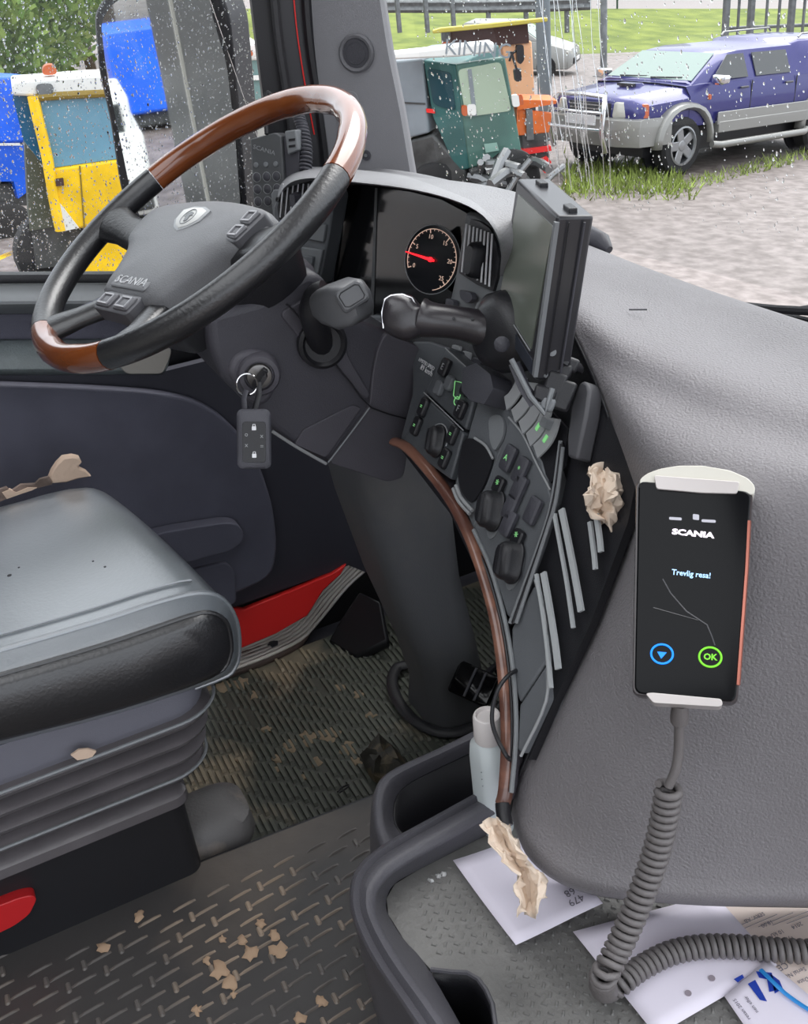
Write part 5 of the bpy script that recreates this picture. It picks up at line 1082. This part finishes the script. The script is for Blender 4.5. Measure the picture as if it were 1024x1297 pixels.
# ---------------- storage tray, bin, papers ----------------
TR = .50; TF = .455
M_tray = mat('tray_grey', (84, 83, 89), .42, bump=(500, .3), var=(6, .1)); M_trayf = mat('tray_floor', (116, 115, 113), .5, bump=(110, .9), var=(5, .15))
ty_ = thing('storage_tray', 'dark grey plastic storage tray with raised rim under the soft dash side', 'tray', Q(560, 1160, 'z', TZ))
TP_ = lambda l, z: [Q(x, y, 'z', z) for x, y in l]
Lo = [(700, 950), (640, 984), (560, 1028), (485, 1070), (452, 1100), (443, 1130), (447, 1165), (470, 1215), (520, 1290), (600, 1410)]
Lg = [(705, 960), (645, 993), (566, 1037), (494, 1078), (465, 1104), (456, 1130), (460, 1162), (484, 1212), (534, 1286), (616, 1410)]
Lh = [(708, 966), (648, 1000), (570, 1044), (500, 1084), (472, 1110), (464, 1134), (468, 1162), (494, 1212), (546, 1286), (630, 1410)]
Li = [(712, 976), (655, 1010), (578, 1054), (508, 1094), (482, 1118), (475, 1140), (480, 1166), (506, 1212), (558, 1286), (642, 1410)]
Lf = [(730, 1000), (672, 1030), (604, 1064), (528, 1103), (500, 1120), (490, 1138), (492, 1158), (512, 1190), (546, 1232), (620, 1300)]
ro = TP_(Lo, TR-.008); cen = V(-.45, .35, 0)
def outw(p, d, z): q = V(p.x, p.y, 0)-V(-.5, .1, 0); q.normalize(); return V(p.x+q.x*d, p.y+q.y*d, z)
rows = [[outw(p, .045, TZ+.003) for p in ro], [outw(p, .03, TZ+.08) for p in ro], [outw(p, .012, TR-.04) for p in ro], ro,
        [p for p in TP_([(a[0]*.6+c[0]*.4, a[1]*.6+c[1]*.4) for a, c in zip(Lo, Lg)], TR+.002)], TP_(Lg, TR-.004), TP_(Lh, TR+.004), TP_(Li, TR-.001), [V(p.x, p.y, p.z-.006) for p in TP_(Li, TR)]]
MB().patch(rows, 5, 2).build('tray_rim', M_tray, ty_, smooth=60)
MB().patch([TP_(Li, TR-.003), TP_([(a[0]*.5+c[0]*.5, a[1]*.5+c[1]*.5) for a, c in zip(Li[:9]+[(650, 1410)], Lf[:9]+[(640, 1400)])], (TR+TF)/2), TP_(Lf[:9]+[(640, 1400)], TF+.001)], 5, 3).build('tray_inner_wall', M_tray, ty_, smooth=60)
fl = TP_([(760, 985), (672, 1030), (604, 1064), (528, 1103), (500, 1120), (490, 1138), (492, 1158), (512, 1190), (546, 1228)], TF) + TP_([(572, 1231), (592, 1232), (606, 1240), (616, 1254), (624, 1272), (628, 1300), (626, 1420), (1250, 1420), (1250, 1000)], TF)
MB().prism(fl, V(0, 0, 1), .004).build('tray_floor', M_trayf, ty_)
hole = TP_([(546, 1228), (572, 1231), (592, 1232), (606, 1240), (616, 1254), (624, 1272), (628, 1300), (626, 1420), (640, 1500), (560, 1420)], TF)
cc = sum(hole, Vector())/len(hole)
MB().rings([hole, [V(p.x*.97+cc.x*.03, p.y*.97+cc.y*.03, TF-.02) for p in hole], [V(p.x*.9+cc.x*.1, p.y*.9+cc.y*.1, TZ+.03) for p in hole]], cap=False).prism([V(p.x, p.y, TZ+.03) for p in hole], V(0, 0, 1), .004).build('cup_well', M_black, ty_, solid=.002)
ptube_ = MB().tube(hole[:8], .0025, n=6).build('well_edge', M_tray, ty_)
for x, y in ((546, 1116), (556, 1110), (562, 1107)):
    blob(x, y, .004, TF+.001, int(x)).build('crumb', mat('glass_crumb', (190, 190, 190), .2), ty_)
# floor relief: small raised diamonds of the anti slip mat
b = MB()
for i in range(46):
    for j in range(40):
        p = V(-.80+i*.011+(.0055 if j % 2 else 0), .16+j*.010, TF+.0008)
        sxy = p-CAM; dz_ = sxy.dot(FW); px = CX+FPX*sxy.dot(RT)/dz_; py = CY-FPX*sxy.dot(UP)/dz_
        if px > 520+max(0, py-1190)*1.1+12 and py > 1085-(px-540)*.45+22 and px < 1040 and py < 1310 and not (540 < px < 640 and py > 1215): b.box((p.x, p.y, p.z), (.0065, .0028, .0014), Matrix.Translation(p) @ Matrix.Rotation(.7 if j % 2 else -.7, 4, 'Z') @ Matrix.Translation(-p), taper=.6)
b.build('anti_slip_relief', M_trayf, ty_)['kind'] = 'stuff'
# open bin behind the tray
bn = thing('storage_bin', 'open dark bin with thick grey rim beyond the tray, holding the bottle', 'bin', Q(550, 1010, 'z', TZ))
BZ = .47
B0 = [(640, 906), (560, 946), (503, 972), (480, 990), (473, 1015), (474, 1045), (483, 1075)]
B1 = [(648, 916), (566, 954), (512, 980), (492, 996), (486, 1018), (488, 1044), (496, 1066)]
B2 = [(655, 926), (572, 965), (522, 990), (504, 1006), (498, 1024), (500, 1044), (510, 1058)]
b0 = [Q(x, y, 'z', BZ-.004) for x, y in B0]
MB().patch([[V(p.x-.03, p.y-.012, TZ+.003) for p in b0], [V(p.x-.012, p.y-.004, BZ-.05) for p in b0], b0, [Q((a[0]+c[0])/2, (a[1]+c[1])/2, 'z', BZ+.003) for a, c in zip(B0, B1)], TP_(B1, BZ), TP_(B2, BZ-.02)], 4, 2).build('bin_rim', M_tray, bn, smooth=60)
MB().rings([crom(TP_(B2, BZ-.02), 4), [V(p.x+.008, p.y+.004, TZ+.04) for p in crom(TP_(B2, BZ-.02), 4)]], closed=False, cap=False).build('bin_well', M_black, bn, solid=.002)
bf = TP_(B2, BZ-.02)+TP_([(560, 1035), (640, 985), (700, 950)], BZ-.02); MB().prism([V(p.x, p.y, TZ+.04) for p in bf], V(0, 0, 1), .01).build('bin_floor', M_black, bn)
w0 = TP_([(700, 950), (640, 986), (560, 1030), (486, 1072)], TR-.02)
MB().rings([[V(p.x+.004, p.y, TR-.02) for p in w0], [V(p.x+.004, p.y, TZ+.04) for p in w0]], closed=False, cap=False).build('bin_side', M_black, bn, solid=.004)
# bottle
BT = Q(619, 935, 't', 1.10); bo = thing('bottle', 'white plastic bottle with ridged cap standing in the bin', 'bottle', V(BT.x, BT.y, TZ+.05))
Mb = Matrix.Translation((BT.x, BT.y, 0)); zc = BT.z
M_bot = mat('bottle_white', (214, 222, 224), .35)
MB().rrects([(0, 0, TZ+.05, .02, .016, .012), (0, 0, zc-.03, .024, .018, .014), (0, 0, zc-.012, .0225, .017, .014), (0, 0, zc-.003, .015, .015, .0145), (0, 0, zc, .014, .014, .0138)], Mb, 6).build('bottle_body', M_bot, bo, smooth=60)
prof = [(.0150, zc+.0), (.0156, zc+.003), (.0152, zc+.030), (.0140, zc+.033), (.012, zc+.0335), (.0105, zc+.030), (0, zc+.0295)]
MB().lathe(prof, Mb, 28).build('cap', mat('cap_white', (224, 218, 216), .4), bo)
nv = -ray(610, 960); nv.z = 0; nv.normalize()
for k in range(6): MB().box((0, 0, 0), (.022-.003*(k % 2), .0004, .0012), frame(V(BT.x, BT.y, zc-.03-k*.005)+nv*.0195, V(0, 0, 1), V(-nv.y, nv.x, 0))).build('label_line', mat('label_grey', (150, 156, 160), .6), bo)
MB().box((0, 0, 0), (.008, .0004, .004), frame(V(BT.x, BT.y, zc-.062)+nv*.0195, V(0, 0, 1), V(-nv.y, nv.x, 0))).build('label_mark', M_red, bo)
# cable loop over the wood strip
lp = [Q(x, y, 't', tt) for x, y, tt in ((655, 849, 1.035), (645, 855, 1.02), (633, 870, 1.01), (625, 893, 1.01), (624, 915, 1.01), (630, 935, 1.01), (641, 956, 1.0), (646, 962, 1.01))]
tag(MB().tube(crom(lp, 5), .0022, n=8).build('cable_loop', M_black), 'thin black cable looping out over the dark wood strip', 'cable')
# glossy pedal on the floor
pe = thing('brake_pedal', 'glossy black pedal pad in the dark footwell beside the column foot', 'pedal', Q(602, 872, 'z', .01))
PE = frame(Q(600, 866, 'z', .16), V(.45, -.5, .75), V(.9, .4, 0))
MB().rrects([(0, 0, -.012, .04, .03, .006), (0, 0, 0, .04, .03, .006), (0, 0, .003, .037, .027, .005)], PE).build('pedal_pad', M_gloss, pe)
MB().box((-.005, 0, .005), (.004, .055, .004), PE).box((.015, 0, .005), (.004, .055, .004), PE).build('pedal_ridge', M_dark, pe)
MB().tube([PE @ V(0, .0, -.012), PE @ V(.0, .05, -.08), V(PE.translation.x+.02, PE.translation.y+.12, .01)], .009, n=8).build('pedal_arm', M_black, pe)
ft = thing('foot_rest', 'black foot rest in the far corner of the footwell', 'foot rest', Q(450, 800, 'z', .01))
MB().prism([Q(x, y, 'z', z) for x, y, z in ((415, 812, .012), (450, 832, .012), (492, 812, .05), (482, 762, .12), (455, 748, .12), (430, 785, .06))], V(0, -.3, 1), .02).build('rest_plate', M_black, ft, bevel=.006)

# papers
def paper(name, label, px, z, m=M_paper, curl=0.0, group=None):
    p = [Q(x, y, 'z', z) for x, y in px]; n = 8
    g = []
    for i in range(n+1):
        r = []
        for j in range(n+1):
            u, v = i/n, j/n; q = (p[0]*(1-u)+p[1]*u)*(1-v)+(p[3]*(1-u)+p[2]*u)*v
            r.append(q+V(0, 0, curl*((v-.3)**2)*2+.0015*math.sin(u*5+z*900)*(.5 if curl else .15)))
        g.append(r)
    o = MB().rings(g, closed=False, cap=False).build(name, m, None, solid=.0004, smooth=60); return tag(o, label, 'paper', group)
PZ = TF+.0035
M_paper2 = mat('form_paper', (236, 220, 212), .7)
def ptext(s_, x, y, z, size, ax, m, par, **k):
    o_ = Q(x, y, 'z', z); u = Q(ax[0], ax[1], 'z', z)-o_; u.z = 0; u.normalize(); return text(s_, frame(o_, V(0, 0, 1), u), size, m, par, .0001, **k)
M_ink = mat('ink_grey', (120, 116, 128), .7); M_inkb = mat('ink_blue', (28, 62, 168), .5)
pf = paper('form_sheet', 'pinkish printed form with text lines at the right edge under the cable', [(880, 1130), (1120, 1120), (1180, 1330), (985, 1262)], PZ, M_paper2)
for k, (s_, x, y) in enumerate((('SERV. AB', 956, 1162), ('18.00', 972, 1170), ('10 kU', 985, 1182), ('2014', 1010, 1172), ('CE', 992, 1224), ('Serial No', 1008, 1232), ('Date', 1018, 1242), ('Type', 1000, 1190))):
    ptext(s_, x, y, PZ+.0022, .009 if s_ == 'CE' else .006, (x-30, y+13), M_ink, pf)
for k in range(5): a, c = Q(925+k*18, 1178-k*2, 'z', PZ+.0022), Q(965+k*20, 1160-k*2, 'z', PZ+.0022); MB().tube([a, c], .0003, n=4).build('form_line', M_ink, pf)
pb = paper('blank_sheet', 'large blank white sheet with two punched holes under the coiled cable', [(726, 1180), (905, 1132), (985, 1222), (832, 1312)], PZ+.003)
for x, y in ((872, 1258), (902, 1239)):
    MB().lathe([(.0032, 0), (.0032, .0004), (0, .0004)], Matrix.Translation(Q(x, y, 'z', PZ+.0036)), 16).build('punched_hole', mat('hole_shadow', (150, 140, 150), .8), pb)
pa = paper('folded_note', 'white folded note with handwriting, left of the coiled cable', [(574, 1090), (690, 1052), (764, 1148), (654, 1200)], PZ+.0065, curl=.004)
for s_, x, y in (('68', 722, 1130), ('479', 730, 1140)): ptext(s_, x, y, PZ+.0105, .012, (x-24, y+12), M_ink, pa)
ps = paper('logo_sheet', 'white sheet with blue logo shapes at the bottom edge', [(918, 1262), (972, 1216), (1060, 1290), (985, 1360)], PZ+.006)
for pts in (((948, 1242), (957, 1237), (972, 1264), (963, 1262)), ((930, 1236), (941, 1230), (943, 1234), (935, 1240)), ((958, 1226), (978, 1228), (984, 1250), (975, 1252), (972, 1236), (962, 1234)), ((976, 1229), (988, 1238), (992, 1248), (982, 1254))):
    MB().prism([Q(x, y+4, 'z', PZ+.0074) for x, y in pts], V(0, 0, 1), .0004).build('blue_logo', M_inkb, ps)
ptext('nen eller', 952, 1272, PZ+.0075, .005, (940, 1256), M_ink, ps); ptext('resan 2015', 940, 1278, PZ+.0075, .005, (928, 1262), M_ink, ps)
tag(MB().tube(crom([Q(x, y, 'z', PZ+z) for x, y, z in ((964, 1228, .009), (980, 1244, .012), (1000, 1262, .01), (1034, 1284, .01), (1070, 1300, .01))], 4), .0022, n=6, flat=.4).build('cable_tie', mat('cable_tie_blue', (40, 140, 215), .4)), 'bright blue plastic cable tie lying on the logo sheet', 'cable tie')
# tissues
from mathutils import noise as mnoise
def tissue(label, rows, seed, amp):
    g = [crom(r, 5) for r in rows]; cols = [crom([g[i][j] for i in range(len(g))], 4) for j in range(len(g[0]))]
    out = []
    for i in range(len(cols[0])):
        row = []
        for j in range(len(cols)):
            p = cols[j][i]; q = p*85+V(seed*7, 0, 0); d = V(abs(mnoise.noise(q))-.2, abs(mnoise.noise(q+V(31, 5, 2)))-.2, abs(mnoise.noise(q+V(3, 50, 9)))-.2)
            row.append(p+d*amp*4)
        out.append(row)
    o = MB().rings(out, closed=False, cap=False).build('crumpled_tissue', M_tissue, None, solid=.0007, smooth=22); return tag(o, label, 'tissue')
def trow(l, t): return [Q(x, y, 't', t+.01*((i*7) % 3-1)) for i, (x, y) in enumerate(l)]
tissue('crumpled beige tissue standing up between the wood strip foot and the note', [trow([(608, 1042), (614, 1036), (626, 1034), (634, 1038), (642, 1044)], .985), trow([(618, 1062), (626, 1058), (638, 1060), (648, 1062), (656, 1068)], .98),
  trow([(632, 1086), (640, 1084), (650, 1086), (662, 1088), (670, 1092)], .97), trow([(652, 1108), (656, 1104), (666, 1106), (678, 1108), (690, 1112)], .965), trow([(654, 1134), (660, 1130), (672, 1132), (684, 1128), (694, 1124)], .96), trow([(656, 1158), (664, 1156), (674, 1162), (682, 1150), (690, 1140)], .95)], 1, .0025)
tissue('crumpled cream tissue stuffed beside the pad left of the handset', [trow([(748, 594), (754, 588), (764, 588), (772, 594), (776, 602)], .99), trow([(744, 606), (752, 602), (764, 606), (776, 604), (788, 606)], .975),
  trow([(742, 622), (752, 624), (764, 618), (776, 622), (790, 620)], .965), trow([(740, 640), (750, 642), (762, 640), (774, 636), (788, 638)], .965), trow([(748, 658), (756, 660), (764, 656), (774, 656), (784, 654)], .97), trow([(756, 664), (762, 668), (768, 670), (772, 672), (776, 668)], .985)], 2, .003)

# ---------------- breath tester handset ----------------
HT = .80
hz = (-(ray(880, 740).normalized())+V(-.12, .10, .16)).normalized()
H0 = Q(879, 741, 't', HT); hy_ = Q(872, 892, 't', HT-.0)-Q(884, 605, 't', HT)
HPn = plane(H0, hz); yv = (QP(884, 602, HPn)-QP(868, 890, HPn)).normalized(); xv = yv.cross(hz).normalized()
HM = Matrix(((xv.x, yv.x, hz.x, H0.x), (xv.y, yv.y, hz.y, H0.y), (xv.z, yv.z, hz.z, H0.z), (0, 0, 0, 1)))
def hl(x, y): q = HM.inverted() @ QP(x, y, HPn); return q.x, q.y
hs = thing('alcohol_tester_handset', 'black breath tester handset with lit screen mounted on the grey pad', 'handset', M=HM)
tl, tr_, bl, br = hl(806, 608), hl(955, 622), hl(801, 880), hl(935, 892)
def hring(k, z, ky=1.0, r=.006):
    q = [HM @ V(x*k, y*ky, z) for x, y in (tl, tr_, br, bl)]; return rpoly(q, r, 4)
MB().rings([hring(.92, -.028, .985), hring(.98, -.022, .995), hring(1.0, -.010), hring(1.0, -.003), hring(.985, 0, .992)]).build('handset_body', mat('handset_edge', (52, 44, 46), .22, spec=.7), hs, smooth=50)
MB().rings([hring(.955, -.001, .985), hring(.955, .0012, .985), hring(.93, .002, .975)]).build('front_glass', mat('handset_glass', (10, 11, 14), .16, spec=.15), hs, smooth=30)
def hx(pts, z0, z1, name, m, par=hs, r=.002, bev=0):
    q = rpoly([HM @ V(*hl(x, y), z1) for x, y in pts], r, 3); return MB().prism(q, hz, z1-z0).build(name, m, par, bevel=bev)
M_cap = mat('handset_cap_silver', (196, 190, 188), .3, metal=.2)
hx([(810, 608), (820, 600), (836, 594), (860, 590), (890, 590), (925, 596), (948, 606), (957, 616), (956, 628), (930, 622), (880, 616), (830, 612), (812, 618)], -.026, .001, 'top_cap', mat('handset_cap_cream', (205, 202, 192), .35), r=.003, bev=.002)
hx([(829, 604), (937, 612), (934, 627), (890, 626), (832, 621)], -.004, .004, 'sensor_bar', M_cap, bev=.0015)
hx([(818, 879), (826, 878), (914, 886), (916, 893), (912, 896), (828, 891)], -.020, .004, 'bottom_bar', M_cap, bev=.0015)
hx([(852, 585), (878, 584), (900, 588), (925, 598), (890, 594), (852, 592)], -.03, -.012, 'mouthpiece', mat('mouthpiece_white', (225, 225, 215), .4), bev=.001)
def htext(s_, x, y, x2, y2, size, m, **k):
    a, c = V(*hl(x, y), 0), V(*hl(x2, y2), 0); u = c-a; T = HM @ Matrix.Translation(V(*hl(x, y), .0024)) @ Matrix.Rotation(math.atan2(u.y, u.x), 4, 'Z'); return text(s_, T, size, m, hs, .0001, **k)
M_scr = mat('screen_text_white', (232, 220, 232), .5, emit=.5); M_scb = mat('screen_text_blue', (160, 200, 245), .5, emit=.4); M_rb = mat('screen_blue', (20, 120, 235), .5, emit=.45); M_rg = mat('screen_green', (100, 180, 40), .5, emit=.4)
htext('SCANIA', 878, 677, 898, 679, .0062, M_scr, sx=1.45, bold=.0003)
htext('Trevlig resa!', 876, 728, 896, 730, .0062, M_scb, sx=.95, bold=.0001)
for (x, y, w_, h_) in ((856, 658, 8, 2.2), (882, 656, 4, 4), (898, 661, 9, 2.2)): hx([(x-w_, y-h_), (x+w_, y-h_+1), (x+w_, y+h_), (x-w_, y+h_-1)], .001, .0026, 'status_icon', mat('icon_grey', (150, 150, 158), .5, emit=.3), r=.001)
def hring2(x, y, m):
    c = V(*hl(x, y), .0028); MB().tube([HM @ (c+V(.0081*math.cos(a), .0074*math.sin(a), 0)) for a in np.linspace(0, 6.283, 33)[:-1]], .0008, n=6, loop=True).build('touch_ring', m, hs)
hring2(839, 829, M_rb); hring2(900, 833, M_rg)
htext('OK', 900, 833, 920, 834.5, .0066, M_rg, bold=.0002)
hx([(833, 826), (845, 827), (838, 835)], .001, .0028, 'arrow_symbol', M_rb, r=.0003)
MB().tube([HM @ V(*hl(x, y), .0022) for x, y in ((840, 734), (850, 752), (870, 775), (896, 792), (902, 806), (906, 818))], .0006, n=4, flat=.3).build('screen_scratch', mat('scratch_grey', (44, 44, 49), .4), hs)
MB().tube([HM @ V(*hl(x, y), .0022) for x, y in ((828, 770), (860, 779), (885, 786))], .0005, n=4, flat=.3).build('screen_scratch', mat('scratch_grey', (44, 44, 49), .4), hs)
MB().tube([HM @ V(*hl(x, y), .0006) for x, y in ((949, 660), (946, 720), (940, 800), (935, 868))], .0018, n=6).build('copper_edge', mat('copper_edge', (190, 120, 105), .25, metal=.8), hs)
# backing bracket to the pad
hx([(835, 640), (925, 650), (915, 850), (830, 840)], -.034, -.026, 'wall_bracket', M_dark, bev=.003)
# ---------------- coiled handset cable ----------------
cb = thing('coiled_cable', 'thick grey coiled cable hanging from the handset onto the tray', 'cable', Q(770, 1255, 'z', TF))
M_coil = mat('coil_grey', (104, 100, 100), .45, bump=(700, .2))
MB().tube(crom([Q(x, y, 't', tt) for x, y, tt in ((862, 894, .80), (861, 915, .805), (860, 950, .815), (856, 975, .82), (847, 996, .825))], 4), [.0055, .005, .0045, .0042]+[.0040]*13, n=10).build('cable_lead', M_coil, cb)
MB().lathe([(.007, 0), (.0075, .006), (.006, .018)], frame(Q(861, 914, 't', .805), V(0, 0, 1)), 12).build('strain_relief', M_coil, cb)
path = [Q(x, y, 't', tt) for x, y, tt in ((848, 996, .825), (843, 1030, .832), (833, 1075, .84), (818, 1120, .845), (800, 1165, .848), (780, 1208, .85), (764, 1240, .853))]+[Q(x, y, 'z', z) for x, y, z in ((768, 1254, .474), (785, 1246, .473), (812, 1226, .472), (850, 1207, .472), (890, 1199, .472), (935, 1199, .472), (985, 1203, .472), (1040, 1206, .472), (1110, 1208, .472))]
pp = crom(path, 14); seg = [0]
for i in range(1, len(pp)): seg.append(seg[-1]+(pp[i]-pp[i-1]).length)
tot = seg[-1]; pitch = .0068; turns = int(tot/pitch); hp_ = []; NS = 11; prev = None
for k in range(turns*NS):
    d = tot*k/(turns*NS); i = min(len(seg)-2, max(0, np.searchsorted(seg, d)-1)); f_ = (d-seg[i])/max(1e-9, seg[i+1]-seg[i]); c = pp[i]*(1-f_)+pp[i+1]*f_
    a, e = max(0, i-6), min(len(pp)-1, i+7); t = (pp[e]-pp[a]).normalized(); u = (t.orthogonal() if prev is None else (prev-t*prev.dot(t))).normalized(); prev = u; v = t.cross(u); an = 6.283*k/NS
    hp_.append(c+u*(.0088*math.cos(an))+v*(.0088*math.sin(an)))
MB().tube(hp_, .0032, n=7).build('coil', M_coil, cb, smooth=80)

# ---------------- suspension remote on the pillar ----------------
RPn2 = plane(Q(345, 222, 't', 1.62), (.62, -.72, .18))
rm = thing('suspension_remote', 'grey keypad remote hanging in a holder behind the wheel rim', 'remote control', QP(345, 270, RPn2))
M_rem = mat('remote_grey', (84, 86, 88), .5, bump=(900, .2))
slab('remote_body', [(317, 176), (348, 168), (356, 172), (362, 262), (350, 276), (322, 276)], RPn2, .028, M_rem, rm, r=.003, bevel=.002)
slab('remote_side', [(356, 172), (368, 168), (376, 182), (380, 240), (372, 262), (362, 262)], RPn2, .026, M_dark, rm, lift=-.006, bevel=.002)
slab('holder_clip', [(362, 166), (376, 164), (379, 190), (366, 196)], RPn2, .03, M_grey, rm, lift=.004, bevel=.002)
for y in (176, 184): slab('clip_slot', [(368, y), (376, y-1), (376, y+2), (368, y+3)], RPn2, .002, M_black, rm, lift=.0055)
slab('holder_lever', [(348, 245), (352, 239), (358, 240), (360, 270), (350, 272)], RPn2, .01, M_grey, rm, lift=.012, bevel=.002)
text('SCANIA', Matrix.Translation(RPn2[1]*.0008) @ pframe(335, 190, RPn2, (336.6, 180)), .0092, M_light, rm, .0002, sx=1.25)
for r_ in range(4):
    for c_ in range(3):
        x = 325+c_*12.5+r_*.8; y = 209+r_*15.5-c_*.6; Mr = Matrix.Translation(RPn2[1]*.0005) @ pframe(x, y, RPn2); rad = .0042 if r_ == 0 else .0066
        MB().lathe([(rad, 0), (rad, .0012), (rad*.8, .002), (0, .0022)], Mr, 16).build('key_button', M_grey if r_ == 0 else M_dark, rm)
        if r_: MB().tube([Mr @ V(rad*1.12*math.cos(a), rad*1.12*math.sin(a), .0004) for a in np.linspace(0, 6.283, 17)[:-1]], .0005, n=5, loop=True).build('key_outline', M_light, rm)
rc_ = thing('remote_coiled_cable', 'dark coiled cable hanging beside the keypad remote on the pillar', 'cable', Q(385, 215, 't', 1.6))
cpts = crom([Q(x, y, 't', 1.6) for x, y in ((378, 146), (384, 165), (388, 190), (387, 216))], 10); hh = []
for k in range(len(cpts)*10-10):
    i = k//10; f_ = k/10-i; c = cpts[i]*(1-f_)+cpts[i+1]*f_; an = 6.283*k/18.75; hh.append(c+RT*(.008*math.cos(an))+(UP.cross(RT))*(.008*math.sin(an)))
MB().tube(hh, .0026, n=6).build('coil', M_dark, rc_)
MB().tube(crom([Q(x, y, 't', 1.6) for x, y in ((378, 148), (370, 132), (358, 126), (346, 122), (338, 118), (336, 140), (338, 170))], 4), .0035, n=7).build('lead', M_black, rc_)
